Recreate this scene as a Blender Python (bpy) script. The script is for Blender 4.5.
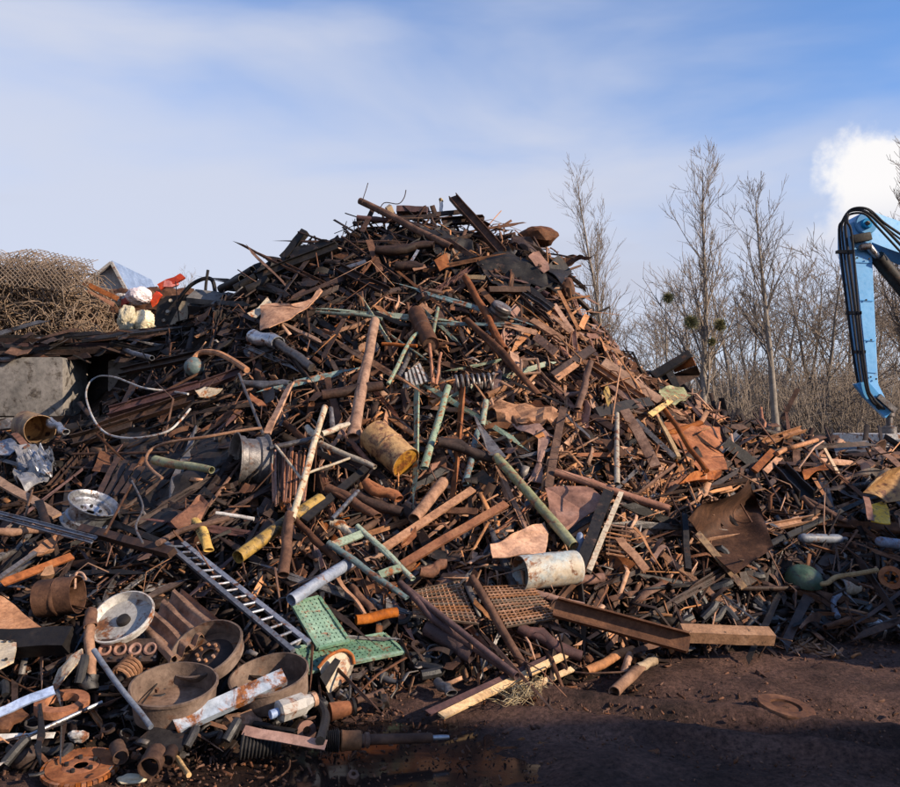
import bpy, bmesh, math, random
import numpy as np
from mathutils import Vector, Matrix, noise as mnoise
from mathutils.geometry import tessellate_polygon
R = math.radians
random.seed(11); rng = np.random.default_rng(5)
for o in list(bpy.data.objects): bpy.data.objects.remove(o)
scene = bpy.context.scene; col = scene.collection

# ------------------------------------------------------------------ camera
F = 800.0; CZ = 1.65; PITCH = R(2.25)
cam_d = bpy.data.cameras.new('camera'); cam = bpy.data.objects.new('camera', cam_d); col.objects.link(cam)
cam.location = (0, 0, CZ); cam.rotation_euler = (R(90) + PITCH, 0, 0)
cam_d.sensor_width = 36; cam_d.lens = 36 * F / 900; cam_d.clip_end = 3000; cam_d.clip_start = 0.05
scene.camera = cam
scene.render.resolution_x = 1024; scene.render.resolution_y = 895
# ------------------------------------------------------------------ sky, sun, exposure
SUN_AZ = 66.0      # degrees from straight behind the camera towards the right
SUN_EL = 24.0
sd = Vector((math.sin(R(SUN_AZ)) * math.cos(R(SUN_EL)), -math.cos(R(SUN_AZ)) * math.cos(R(SUN_EL)), math.sin(R(SUN_EL))))
sun_d = bpy.data.lights.new('sun', 'SUN'); sun = bpy.data.objects.new('sun', sun_d); col.objects.link(sun)
sun.rotation_euler = sd.to_track_quat('Z', 'Y').to_euler(); sun.location = sd * 60
sun_d.energy = 5.0; sun_d.angle = R(0.53); sun_d.color = (1.0, 0.81, 0.60)
world = bpy.data.worlds.new('World'); scene.world = world; world.use_nodes = True
def build_world():
    nt = world.node_tree; N = nt.nodes; Lk = nt.links; N.clear()
    out = N.new('ShaderNodeOutputWorld'); bg = N.new('ShaderNodeBackground')
    sky = N.new('ShaderNodeTexSky'); sky.sky_type = 'NISHITA'; sky.sun_disc = False
    sky.sun_elevation = R(SUN_EL); sky.sun_rotation = math.atan2(sd.x, sd.y)
    sky.air_density = 1.0; sky.dust_density = 0.6; sky.ozone_density = 2.2
    tc = N.new('ShaderNodeTexCoord')
    def mix(a, b, f):
        m = N.new('ShaderNodeMix'); m.data_type = 'RGBA'
        for s, v in ((m.inputs[6], a), (m.inputs[7], b), (m.inputs[0], f)):
            if isinstance(v, (tuple, float, int)): s.default_value = v
            else: Lk.new(v, s)
        return m.outputs[2]
    def math_(op, a, b=None, clamp=False):
        m = N.new('ShaderNodeMath'); m.operation = op; m.use_clamp = clamp
        for s, v in ((m.inputs[0], a), (m.inputs[1], b)):
            if v is None: continue
            if isinstance(v, (float, int)): s.default_value = v
            else: Lk.new(v, s)
        return m.outputs[0]
    def mr(v, a, b, c=0.0, d=1.0):
        m = N.new('ShaderNodeMapRange'); m.interpolation_type = 'SMOOTHSTEP'
        Lk.new(v, m.inputs[0]); m.inputs[1].default_value = a; m.inputs[2].default_value = b
        m.inputs[3].default_value = c; m.inputs[4].default_value = d; return m.outputs[0]
    def nz(scale, det, rough, vec, dist=0.0):
        n = N.new('ShaderNodeTexNoise'); n.inputs['Scale'].default_value = scale; n.inputs['Detail'].default_value = det
        n.inputs['Roughness'].default_value = rough; n.inputs['Distortion'].default_value = dist; Lk.new(vec, n.inputs['Vector']); return n.outputs['Fac']
    sep = N.new('ShaderNodeSeparateXYZ'); Lk.new(tc.outputs['Generated'], sep.inputs[0])
    mp = N.new('ShaderNodeMapping'); mp.inputs['Rotation'].default_value = (0.15, 0.45, 0.3); mp.inputs['Scale'].default_value = (1.0, 1.4, 3.6)
    Lk.new(tc.outputs['Generated'], mp.inputs['Vector'])
    veil = nz(1.7, 5, 0.5, mp.outputs[0], 0.35)
    # thin high veil: thickest low down, thinning upwards
    alt = mr(sep.outputs['Z'], 0.05, 0.62, 0.42, -0.15)
    veil = mr(math_('ADD', math_('ADD', veil, alt), mr(sep.outputs['X'], -0.55, 0.5, 0.14, -0.10)), 0.30, 0.84)
    blue = mix(sky.outputs[0], (0.0, 0.0, 0.0, 1), 0.0)
    k = N.new('ShaderNodeVectorMath'); k.operation = 'MULTIPLY'; Lk.new(sky.outputs[0], k.inputs[0]); k.inputs[1].default_value = (0.80, 1.02, 1.32)
    c1 = mix(k.outputs[0], (3.75, 3.95, 4.65, 1), math_('MULTIPLY', veil, 0.93))
    low = nz(3.2, 4, 0.5, mp.outputs[0], 0.2)
    c1 = mix(c1, (3.1, 3.25, 3.9, 1), math_('MULTIPLY', mr(low, 0.50, 0.72), mr(sep.outputs['Z'], 0.36, 0.02)))
    # the bright cumulus low on the right
    def blob(px, py, r, sq):
        dv = Vector(((px - 450) / F, math.cos(PITCH) - (393.5 - py) / F * math.sin(PITCH), math.sin(PITCH) + (393.5 - py) / F * math.cos(PITCH))).normalized()
        s = N.new('ShaderNodeVectorMath'); s.operation = 'SUBTRACT'; Lk.new(tc.outputs['Generated'], s.inputs[0]); s.inputs[1].default_value = dv
        q = N.new('ShaderNodeVectorMath'); q.operation = 'MULTIPLY'; Lk.new(s.outputs[0], q.inputs[0]); q.inputs[1].default_value = (1, 1, sq)
        l = N.new('ShaderNodeVectorMath'); l.operation = 'LENGTH'; Lk.new(q.outputs[0], l.inputs[0])
        return math_('SUBTRACT', r, l.outputs['Value'])
    f = math_('MAXIMUM', blob(898, 205, 0.080, 0.95), math_('MAXIMUM', blob(866, 190, 0.036, 1.0), math_('MAXIMUM', blob(850, 230, 0.046, 1.1), blob(990, 222, 0.095, 1.0))))
    cn = nz(13.0, 9, 0.58, tc.outputs['Generated'], 0.0)
    f = math_('ADD', f, math_('MULTIPLY', math_('SUBTRACT', cn, 0.5), 0.15))
    cmask = mr(f, -0.010, 0.024)
    base = mr(sep.outputs['Z'], 0.17, 0.26)
    ccol = mix((3.6, 3.75, 4.5, 1), (5.6, 5.5, 5.5, 1), base)
    c2 = mix(c1, ccol, math_('MULTIPLY', cmask, mr(sep.outputs['Z'], 0.13, 0.24)))
    Lk.new(c2, bg.inputs['Color']); bg.inputs['Strength'].default_value = 0.11
    Lk.new(bg.outputs[0], out.inputs['Surface'])
build_world()
scene.view_settings.view_transform = 'Standard'; scene.view_settings.look = 'None'
scene.view_settings.gamma = 1; scene.view_settings.use_curve_mapping = False
scene.view_settings.exposure = 0.68

# ------------------------------------------------------------------ materials (procedural)
MATS = {}
def mat(name, cols, scale=7.0, rough=0.75, metal=0.0, rust=None, rustamt=0.5, bump=0.35, island=False, var=0.35, wet=0.0, grime=0.75, coat=0.0, spec=0.5):
    m = bpy.data.materials.new(name); m.use_nodes = True; nt = m.node_tree; N = nt.nodes; Lk = nt.links
    b = N['Principled BSDF']; geo = N.new('ShaderNodeNewGeometry'); oi = N.new('ShaderNodeObjectInfo')
    rnd = geo.outputs['Random Per Island'] if island else oi.outputs['Random']
    v = N.new('ShaderNodeVectorMath'); v.operation = 'MULTIPLY_ADD'; Lk.new(rnd, v.inputs[0]); v.inputs[1].default_value = (37, 53, 71); Lk.new(geo.outputs['Position'], v.inputs[2])
    n1 = N.new('ShaderNodeTexNoise'); n1.inputs['Scale'].default_value = scale; n1.inputs['Detail'].default_value = 7; n1.inputs['Roughness'].default_value = 0.68; Lk.new(v.outputs[0], n1.inputs['Vector'])
    rp = N.new('ShaderNodeValToRGB'); Lk.new(n1.outputs['Fac'], rp.inputs[0])
    k = len(cols); rp.color_ramp.elements[0].position = 0.28; rp.color_ramp.elements[1].position = 0.74
    rp.color_ramp.elements[0].color = (*cols[0], 1); rp.color_ramp.elements[1].color = (*cols[-1], 1)
    for i in range(1, k - 1):
        e = rp.color_ramp.elements.new(0.28 + 0.46 * i / (k - 1)); e.color = (*cols[i], 1)
    c = rp.outputs[0]
    n2 = N.new('ShaderNodeTexNoise'); n2.inputs['Scale'].default_value = scale * 5.3; n2.inputs['Detail'].default_value = 6; n2.inputs['Roughness'].default_value = 0.7; Lk.new(v.outputs[0], n2.inputs['Vector'])
    if rust:
        n3 = N.new('ShaderNodeTexNoise'); n3.inputs['Scale'].default_value = scale * 1.7; n3.inputs['Detail'].default_value = 9; n3.inputs['Roughness'].default_value = 0.72; n3.inputs['Distortion'].default_value = 0.4; Lk.new(v.outputs[0], n3.inputs['Vector'])
        mr = N.new('ShaderNodeMapRange'); Lk.new(n3.outputs['Fac'], mr.inputs[0]); mr.inputs[1].default_value = 0.70 - 0.4 * rustamt; mr.inputs[2].default_value = 0.78 - 0.4 * rustamt
        mx = N.new('ShaderNodeMix'); mx.data_type = 'RGBA'; Lk.new(mr.outputs[0], mx.inputs[0]); Lk.new(c, mx.inputs[6])
        rr = N.new('ShaderNodeValToRGB'); Lk.new(n2.outputs['Fac'], rr.inputs[0]); rr.color_ramp.elements[0].position = 0.35; rr.color_ramp.elements[1].position = 0.65
        rr.color_ramp.elements[0].color = (rust[0] * .35, rust[1] * .33, rust[2] * .35, 1); rr.color_ramp.elements[1].color = (*rust, 1)
        Lk.new(rr.outputs[0], mx.inputs[7]); c = mx.outputs[2]
    h = N.new('ShaderNodeHueSaturation'); Lk.new(c, h.inputs['Color'])
    vr = N.new('ShaderNodeMapRange'); Lk.new(rnd, vr.inputs[0]); vr.inputs[3].default_value = 1 - var; vr.inputs[4].default_value = 1 + var; Lk.new(vr.outputs[0], h.inputs['Value'])
    wn = N.new('ShaderNodeTexWhiteNoise'); wn.noise_dimensions = '1D'; Lk.new(rnd, wn.inputs['W'])
    sr = N.new('ShaderNodeMapRange'); Lk.new(wn.outputs['Value'], sr.inputs[0]); sr.inputs[3].default_value = 0.82; sr.inputs[4].default_value = 1.18; Lk.new(sr.outputs[0], h.inputs['Saturation'])
    g = N.new('ShaderNodeMix'); g.data_type = 'RGBA'; g.blend_type = 'MULTIPLY'; g.inputs[0].default_value = grime; Lk.new(h.outputs[0], g.inputs[6])
    gr = N.new('ShaderNodeValToRGB'); Lk.new(n2.outputs['Fac'], gr.inputs[0]); gr.color_ramp.elements[0].position = 0.3; gr.color_ramp.elements[0].color = (0.42, 0.40, 0.40, 1); gr.color_ramp.elements[1].position = 0.58; gr.color_ramp.elements[1].color = (1, 1, 1, 1)
    Lk.new(gr.outputs[0], g.inputs[7]); Lk.new(g.outputs[2], b.inputs['Base Color'])
    ro = N.new('ShaderNodeMapRange'); Lk.new(n2.outputs['Fac'], ro.inputs[0]); ro.inputs[1].default_value = 0.3; ro.inputs[2].default_value = 0.7; ro.inputs[3].default_value = max(0.05, rough - 0.15); ro.inputs[4].default_value = min(1, rough + 0.15); Lk.new(ro.outputs[0], b.inputs['Roughness'])
    b.inputs['Metallic'].default_value = metal; b.inputs['Specular IOR Level'].default_value = spec; b.inputs['Coat Weight'].default_value = coat
    bp = N.new('ShaderNodeBump'); bp.inputs['Strength'].default_value = bump; bp.inputs['Distance'].default_value = 0.012; Lk.new(n2.outputs['Fac'], bp.inputs['Height']); Lk.new(bp.outputs[0], b.inputs['Normal'])
    MATS[name] = m; return m
RUST = (0.30, 0.115, 0.045)
mat('rust_dark', [(0.018, 0.012, 0.010), (0.042, 0.026, 0.021), (0.085, 0.047, 0.034)], rough=0.6, spec=0.22)
mat('rust_brown', [(0.033, 0.016, 0.011), (0.094, 0.046, 0.028), (0.189, 0.098, 0.060)], spec=0.22)
mat('rust_tan', [(0.12, 0.058, 0.034), (0.34, 0.180, 0.105), (0.50, 0.295, 0.185)], spec=0.22)
mat('rust_orange', [(0.075, 0.028, 0.013), (0.247, 0.090, 0.038), (0.360, 0.165, 0.075)], spec=0.22)
mat('rust_pink', [(0.119, 0.064, 0.049), (0.255, 0.140, 0.106), (0.340, 0.212, 0.170)], scale=4, spec=0.22)
mat('rust_maroon', [(0.026, 0.012, 0.012), (0.068, 0.032, 0.030), (0.128, 0.064, 0.056)])
mat('steel_black', [(0.008, 0.007, 0.007), (0.015, 0.013, 0.013), (0.030, 0.026, 0.025)], rough=0.6, rust=(0.075, 0.042, 0.028), rustamt=0.36, scale=4, spec=0.25)
mat('steel_grey', [(0.06, 0.055, 0.055), (0.14, 0.13, 0.13), (0.25, 0.24, 0.235)], rough=0.5, metal=0.55, rust=(0.14, 0.07, 0.04), rustamt=0.4)
mat('steel_bright', [(0.262, 0.270, 0.292), (0.375, 0.390, 0.420), (0.495, 0.510, 0.540)], rough=0.38, metal=0.8, rust=(0.18, 0.09, 0.05), rustamt=0.38)
mat('galvanised', [(0.128, 0.144, 0.176), (0.208, 0.224, 0.264), (0.320, 0.336, 0.368)], rough=0.45, metal=0.5, rust=(0.2, 0.1, 0.06), rustamt=0.42)
mat('paint_green', [(0.095, 0.185, 0.125), (0.15, 0.265, 0.180), (0.21, 0.325, 0.225)], rust=RUST, rustamt=0.40, rough=0.6, scale=9)
mat('paint_pale_green', [(0.146, 0.198, 0.140), (0.198, 0.255, 0.187), (0.250, 0.302, 0.234)], rust=RUST, rustamt=0.46, rough=0.6, scale=9)
mat('paint_olive', [(0.120, 0.120, 0.048), (0.208, 0.216, 0.104), (0.304, 0.304, 0.176)], rust=RUST, rustamt=0.46, rough=0.6, scale=6)
mat('paint_dark_green', [(0.02, 0.05, 0.028), (0.035, 0.085, 0.045), (0.07, 0.14, 0.075)], rust=(0.10, 0.06, 0.035), rustamt=0.36, rough=0.5, scale=6)
mat('paint_teal', [(0.080, 0.136, 0.144), (0.128, 0.200, 0.208), (0.200, 0.272, 0.272)], rust=RUST, rustamt=0.50, rough=0.6)
mat('paint_yellow', [(0.328, 0.187, 0.023), (0.468, 0.281, 0.039), (0.530, 0.351, 0.078)], rust=(0.12, 0.085, 0.03), rustamt=0.48, rough=0.6, scale=5)
mat('paint_ochre', [(0.208, 0.104, 0.024), (0.368, 0.200, 0.064), (0.464, 0.288, 0.112)], rust=(0.22, 0.09, 0.035), rustamt=0.52, rough=0.7, scale=5)
mat('paint_white', [(0.360, 0.338, 0.310), (0.475, 0.461, 0.439), (0.547, 0.540, 0.526)], rust=RUST, rustamt=0.44, rough=0.55, scale=5)
mat('paint_cream', [(0.304, 0.251, 0.178), (0.396, 0.337, 0.251), (0.462, 0.409, 0.330)], rust=RUST, rustamt=0.46, rough=0.6, scale=6)
mat('tank_skin', [(0.531, 0.425, 0.307), (0.659, 0.574, 0.456), (0.552, 0.637, 0.659), (0.744, 0.669, 0.585)], rust=(0.36, 0.17, 0.09), rustamt=0.46, rough=0.6, scale=5, bump=0.2)
mat('paint_blue', [(0.10, 0.16, 0.30), (0.17, 0.25, 0.43), (0.28, 0.36, 0.52)], rust=RUST, rustamt=0.30, rough=0.5, scale=6)
mat('trough_paint', [(0.25, 0.30, 0.38), (0.38, 0.44, 0.52), (0.52, 0.56, 0.62)], rust=(0.34, 0.15, 0.07), rustamt=0.56, rough=0.5, scale=4)
mat('paint_slate', [(0.09, 0.11, 0.15), (0.16, 0.19, 0.25), (0.26, 0.29, 0.35)], rust=(0.18, 0.09, 0.05), rustamt=0.36, rough=0.55, scale=6)
mat('paint_machine_blue', [(0.018, 0.23, 0.52), (0.022, 0.27, 0.60), (0.03, 0.30, 0.64)], rust=(0.13, 0.11, 0.10), rustamt=0.24, rough=0.42, scale=2.2, bump=0.05, var=0.03, grime=0.12, spec=0.3)
mat('paint_red', [(0.36, 0.05, 0.03), (0.55, 0.09, 0.05), (0.62, 0.16, 0.10)], rough=0.5)
mat('drum_skin', [(0.050, 0.032, 0.024), (0.16, 0.105, 0.077), (0.28, 0.195, 0.145)], scale=5, spec=0.25, rust=(0.16, 0.07, 0.035), rustamt=0.35)
mat('rubber', [(0.010, 0.010, 0.011), (0.018, 0.017, 0.018), (0.034, 0.032, 0.032)], rough=0.55)
mat('hose_black', [(0.014, 0.014, 0.016), (0.022, 0.022, 0.025), (0.032, 0.032, 0.036)], rough=0.75, var=0.1, spec=0.25)
mat('wood_pale', [(0.32, 0.20, 0.10), (0.52, 0.36, 0.20), (0.62, 0.46, 0.28)], scale=9, rough=0.85, rust=(0.16, 0.10, 0.06), rustamt=0.25)
mat('wood_brown', [(0.15, 0.085, 0.05), (0.32, 0.19, 0.12), (0.42, 0.27, 0.18)], scale=9, rough=0.85, rust=(0.10, 0.06, 0.04), rustamt=0.3)
mat('concrete', [(0.110, 0.104, 0.098), (0.184, 0.171, 0.159), (0.257, 0.239, 0.227)], scale=3.5, rough=0.9, rust=(0.10, 0.085, 0.07), rustamt=0.4)
mat('wire_rust', [(0.113, 0.078, 0.054), (0.208, 0.151, 0.108), (0.286, 0.221, 0.164)], scale=5)
mat('wire_red', [(0.12, 0.05, 0.03), (0.26, 0.12, 0.075), (0.36, 0.19, 0.13)], scale=9)
mat('plastic_cream', [(0.48, 0.40, 0.25), (0.64, 0.56, 0.38), (0.72, 0.65, 0.48)], scale=3, rough=0.5)
mat('plastic_grey', [(0.10, 0.10, 0.105), (0.20, 0.20, 0.21), (0.32, 0.32, 0.34)], scale=5, rough=0.4)
mat('plastic_clear', [(0.45, 0.36, 0.36), (0.60, 0.52, 0.53), (0.70, 0.62, 0.62)], scale=4, rough=0.35)
mat('bark', [(0.115, 0.094, 0.076), (0.216, 0.180, 0.144), (0.302, 0.259, 0.216)], scale=3, rough=0.9, var=0.15)
mat('twig', [(0.133, 0.101, 0.078), (0.203, 0.160, 0.125), (0.265, 0.215, 0.172)], scale=2, rough=0.9, var=0.15)
mat('mistletoe', [(0.135, 0.128, 0.053), (0.225, 0.210, 0.090), (0.330, 0.300, 0.135)], scale=6, rough=0.8, island=True)
mat('frag_dark', [(0.010, 0.008, 0.008), (0.024, 0.017, 0.015), (0.055, 0.034, 0.026)], island=True, var=0.6, rough=0.6, spec=0.12)
mat('frag_brown', [(0.028, 0.014, 0.010), (0.096, 0.046, 0.028), (0.200, 0.104, 0.064)], island=True, var=0.65, spec=0.22)
mat('frag_tan', [(0.138, 0.073, 0.043), (0.310, 0.159, 0.086), (0.447, 0.267, 0.163)], island=True, var=0.6, spec=0.22)
mat('frag_grey', [(0.05, 0.045, 0.042), (0.13, 0.115, 0.105), (0.28, 0.255, 0.235)], island=True, var=0.6, metal=0.3, rough=0.5)
mat('straw', [(0.25, 0.19, 0.10), (0.36, 0.28, 0.16), (0.46, 0.38, 0.24)], island=True, rough=0.9)
mat('mound', [(0.008, 0.006, 0.005), (0.020, 0.014, 0.011), (0.040, 0.026, 0.020)], scale=9, rough=0.9, bump=0.9, spec=0.12)  # near-black core colour stands in for the deep shade between pieces
mat('metal_roof', [(0.10, 0.13, 0.20), (0.15, 0.20, 0.30), (0.22, 0.27, 0.37)], scale=2, rough=0.5)
mat('wall_render', [(0.36, 0.35, 0.33), (0.44, 0.43, 0.41), (0.50, 0.49, 0.47)], scale=1.5, rough=0.9)
mat('glass_dark', [(0.012, 0.014, 0.016), (0.02, 0.022, 0.025), (0.03, 0.032, 0.035)], rough=0.15, bump=0.0)
def earth_mat():
    m = bpy.data.materials.new('earth'); m.use_nodes = True; nt = m.node_tree; N = nt.nodes; Lk = nt.links; b = N['Principled BSDF']
    g = N.new('ShaderNodeNewGeometry')
    def nz(s, d, r):
        n = N.new('ShaderNodeTexNoise'); n.inputs['Scale'].default_value = s; n.inputs['Detail'].default_value = d; n.inputs['Roughness'].default_value = r; Lk.new(g.outputs['Position'], n.inputs['Vector']); return n.outputs['Fac']
    a = nz(1.3, 6, 0.6); f = nz(34, 9, 0.75); w = nz(0.8, 5, 0.6)
    rp = N.new('ShaderNodeValToRGB'); Lk.new(a, rp.inputs[0]); E = rp.color_ramp.elements
    E[0].position = 0.3; E[0].color = (0.022, 0.015, 0.012, 1); E[1].position = 0.72; E[1].color = (0.15, 0.092, 0.072, 1)
    e = E.new(0.5); e.color = (0.072, 0.044, 0.036, 1)
    r2 = N.new('ShaderNodeValToRGB'); Lk.new(f, r2.inputs[0]); r2.color_ramp.elements[0].position = 0.36; r2.color_ramp.elements[0].color = (0.35, 0.33, 0.33, 1); r2.color_ramp.elements[1].position = 0.68; r2.color_ramp.elements[1].color = (1.7, 1.55, 1.5, 1)
    mx = N.new('ShaderNodeMix'); mx.data_type = 'RGBA'; mx.blend_type = 'MULTIPLY'; mx.inputs[0].default_value = 1; Lk.new(rp.outputs[0], mx.inputs[6]); Lk.new(r2.outputs[0], mx.inputs[7]); Lk.new(mx.outputs[2], b.inputs['Base Color'])
    mr = N.new('ShaderNodeMapRange'); Lk.new(w, mr.inputs[0]); mr.inputs[1].default_value = 0.35; mr.inputs[2].default_value = 0.6; mr.inputs[3].default_value = 0.62; mr.inputs[4].default_value = 0.95; Lk.new(mr.outputs[0], b.inputs['Roughness'])
    bp = N.new('ShaderNodeBump'); bp.inputs['Strength'].default_value = 0.9; bp.inputs['Distance'].default_value = 0.03; Lk.new(f, bp.inputs['Height']); Lk.new(bp.outputs[0], b.inputs['Normal'])
    b.inputs['Specular IOR Level'].default_value = 0.15; MATS['earth'] = m
    m = bpy.data.materials.new('puddle_water'); m.use_nodes = True; b = m.node_tree.nodes['Principled BSDF']
    b.inputs['Base Color'].default_value = (0.020, 0.013, 0.011, 1); b.inputs['Roughness'].default_value = 0.10; b.inputs['IOR'].default_value = 1.33
    n = m.node_tree.nodes.new('ShaderNodeTexNoise'); n.inputs['Scale'].default_value = 14; bp = m.node_tree.nodes.new('ShaderNodeBump'); bp.inputs['Strength'].default_value = 0.12; bp.inputs['Distance'].default_value = 0.01
    m.node_tree.links.new(n.outputs['Fac'], bp.inputs['Height']); m.node_tree.links.new(bp.outputs[0], b.inputs['Normal']); MATS['puddle_water'] = m
earth_mat()

# ------------------------------------------------------------------ heap surface: one height field in world space
def hz(py, d): return CZ + d * math.tan(math.atan((393.5 - py) / F) + PITCH)
COLS = {  # px column: (py, distance) from the toe up to the crest
 -260: [(800, None), (640, 5.0), (540, 6.6), (450, 9.0), (425, 11.0), (420, 14.5)],
 0:    [(778, None), (640, 5.0), (540, 6.5), (450, 8.8), (418, 10.2), (408, 14.5)],
 80:   [(778, None), (640, 5.0), (540, 6.4), (455, 8.3), (418, 10.0), (406, 11.2), (400, 14.0)],
 150:  [(768, None), (640, 5.0), (540, 6.3), (430, 8.3), (385, 9.9), (352, 11.3), (340, 12.5)],
 215:  [(755, None), (640, 5.05), (540, 6.2), (420, 8.2), (330, 10.2), (298, 11.2)],
 300:  [(728, None), (640, 5.2), (540, 6.2), (400, 8.2), (300, 10.1), (252, 11.2)],
 360:  [(705, None), (620, 5.5), (520, 6.6), (400, 8.2), (300, 9.9), (219, 11.4)],
 430:  [(690, None), (600, 5.8), (500, 6.9), (400, 8.3), (300, 9.9), (211, 11.5)],
 490:  [(684, None), (600, 5.8), (500, 7.0), (400, 8.4), (300, 9.9), (221, 11.4)],
 560:  [(680, None), (600, 5.9), (500, 7.0), (400, 8.4), (300, 10.1), (252, 11.1)],
 590:  [(678, None), (600, 5.9), (500, 7.0), (400, 8.5), (330, 10.0), (318, 10.6)],
 650:  [(662, None), (590, 6.1), (500, 7.2), (420, 8.7), (380, 9.9)],
 700:  [(655, None), (570, 6.5), (490, 7.7), (420, 9.2), (402, 10.0)],
 760:  [(645, None), (565, 6.8), (490, 8.2), (440, 9.6), (428, 10.4)],
 840:  [(640, None), (565, 7.0), (490, 8.6), (450, 10.2), (440, 11.2)],
 920:  [(640, None), (565, 7.1), (490, 8.8), (460, 10.4), (452, 11.6)],
 1200: [(640, None), (565, 7.2), (500, 8.8), (465, 10.4), (455, 11.6)],
}
NU, ND = 300, 460; U0, U1, D0, D1 = -0.92, 0.98, 2.5, 22.0
def make_height():
    us = sorted(COLS); dg = np.linspace(D0, D1, ND); prof = []
    for p in us:
        pts = []
        for py, d in COLS[p]:
            if d is None:
                a = math.atan((py - 393.5) / F) - PITCH; d = CZ / math.tan(a); pts.append((d, 0.0))
            else: pts.append((d, hz(py, d)))
        d0 = pts[0][0]; dl, hl = pts[-1]
        xs = [D0, d0 - 0.35] + [a for a, b in pts] + [dl + 0.5, dl + 0.5 + hl / 0.62, D1 + 1]
        ys = [-0.12, -0.12] + [b for a, b in pts] + [hl - 0.12, -0.25, -0.4]
        prof.append(np.interp(dg, xs, ys))
    prof = np.array(prof); ug = np.linspace(U0, U1, NU); uu = np.array([(p - 450) / F for p in us])
    G = np.array([np.interp(ug, uu, prof[:, j]) for j in range(ND)]).T       # [u, d]
    for _ in range(3):
        G[1:-1, :] = (G[:-2, :] + 2 * G[1:-1, :] + G[2:, :]) / 4
        G[:, 1:-1] = (G[:, :-2] + 2 * G[:, 1:-1] + G[:, 2:]) / 4
    for i in range(NU):
        for j in range(0, ND):
            if G[i, j] > -0.1:
                x = ug[i] * dg[j]; y = dg[j]
                k = min(1.0, max(0, G[i, j] + 0.1) * 1.5)
                G[i, j] += k * (0.13 * mnoise.noise((x * 1.2, y * 1.2, 3.1)) + 0.09 * mnoise.noise((x * 3.1, y * 3.1, 7.7)))
    return G
G = make_height()
def Hn(x, y):
    x = np.asarray(x, float); y = np.maximum(np.asarray(y, float), 0.5)
    u = np.clip((x / y - U0) / (U1 - U0) * (NU - 1), 0, NU - 1.001); d = np.clip((y - D0) / (D1 - D0) * (ND - 1), 0, ND - 1.001)
    i = u.astype(int); j = d.astype(int); fu = u - i; fd = d - j
    return (G[i, j] * (1 - fu) * (1 - fd) + G[i + 1, j] * fu * (1 - fd) + G[i, j + 1] * (1 - fu) * fd + G[i + 1, j + 1] * fu * fd)
def Hs(x, y): return max(0.0, float(Hn(np.array([x]), np.array([y]))[0]))
def rays(px, py):
    u = (np.asarray(px, float) - 450) / F; v = (393.5 - np.asarray(py, float)) / F
    return np.stack([u, math.cos(PITCH) - v * math.sin(PITCH), math.sin(PITCH) + v * math.cos(PITCH)], -1)
STEP = np.linspace(2.6, 12.2, 420)
def Pn(px, py, o=0.1):
    """where the view ray of a pixel meets the heap (or the ground), raised by o metres; a miss takes the nearest pass over the crest"""
    r = rays(px, py).reshape(-1, 3); o = np.broadcast_to(np.asarray(o, float), (len(r),))
    t = STEP[None, :] / r[:, 1:2]
    X = r[:, 0:1] * t; Y = r[:, 1:2] * t; Z = CZ + r[:, 2:3] * t
    C = Z - np.maximum(Hn(X, Y), 0) - o[:, None]
    hit = C <= 0; any_ = hit.any(1); first = np.argmax(hit, 1); k = np.where(any_, first, np.argmin(np.where(STEP[None, :] > 6.0, C, 9), 1))
    idx = np.arange(len(r)); tt = t[idx, k]
    km = np.maximum(k - 1, 0); c1 = C[idx, k]; c0 = C[idx, km]
    fr = np.where(any_ & (k > 0), np.clip(c0 / np.maximum(c0 - c1, 1e-6), 0, 1), 1.0)
    tt = t[idx, km] + (tt - t[idx, km]) * fr
    return np.stack([r[:, 0] * tt, r[:, 1] * tt, CZ + r[:, 2] * tt], -1)
def P(px, py, o=0.1): return Vector(Pn([px], [py], o)[0])
def Q(px, py, d):
    r = rays([px], [py])[0]; return Vector(r * (d / r[1])) + Vector((0, 0, CZ))
def mpp(p): return max(1.0, p.y) / F            # metres per photo pixel at a point
def nrm(p):
    e = 0.15; a = Hs(p.x + e, p.y) - Hs(p.x - e, p.y); b = Hs(p.x, p.y + e) - Hs(p.x, p.y - e)
    return Vector((-a / (2 * e), -b / (2 * e), 1)).normalized()

# ------------------------------------------------------------------ object helpers
def thing(name, label, cat, loc, group=None):
    o = bpy.data.objects.new(name, None); col.objects.link(o); o.location = loc; o.empty_display_size = 0.1
    tag(o, label, cat, group); return o
def tag(o, label=None, cat=None, group=None, kind=None):
    if label: o['label'] = label
    if cat: o['category'] = cat
    if group: o['group'] = group
    if kind: o['kind'] = kind
    return o
def add(name, VF, m, parent=None, label=None, cat=None, group=None, kind=None, smooth=True, angle=40):
    V, Fc = VF; V = [Vector(v) for v in V]
    org = parent.location.copy() if parent is not None and parent.parent is None else None
    if parent is None:
        org = sum(V, Vector()) / len(V)
    elif parent.parent is not None: org = parent.location + parent.parent.location
    me = bpy.data.meshes.new(name); me.from_pydata([tuple(v - org) for v in V], [], Fc); me.update()
    me.materials.append(MATS[m]); 
    if smooth: me.shade_smooth(); me.set_sharp_from_angle(angle=R(angle))
    o = bpy.data.objects.new(name, me); col.objects.link(o)
    if parent is None: o.location = org
    else: o.parent = parent
    return tag(o, label, cat, group, kind)
def merge(*vfs):
    V = []; Fc = []
    for v, f in vfs:
        n = len(V); V += list(v); Fc += [tuple(i + n for i in q) for q in f]
    return V, Fc
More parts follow.
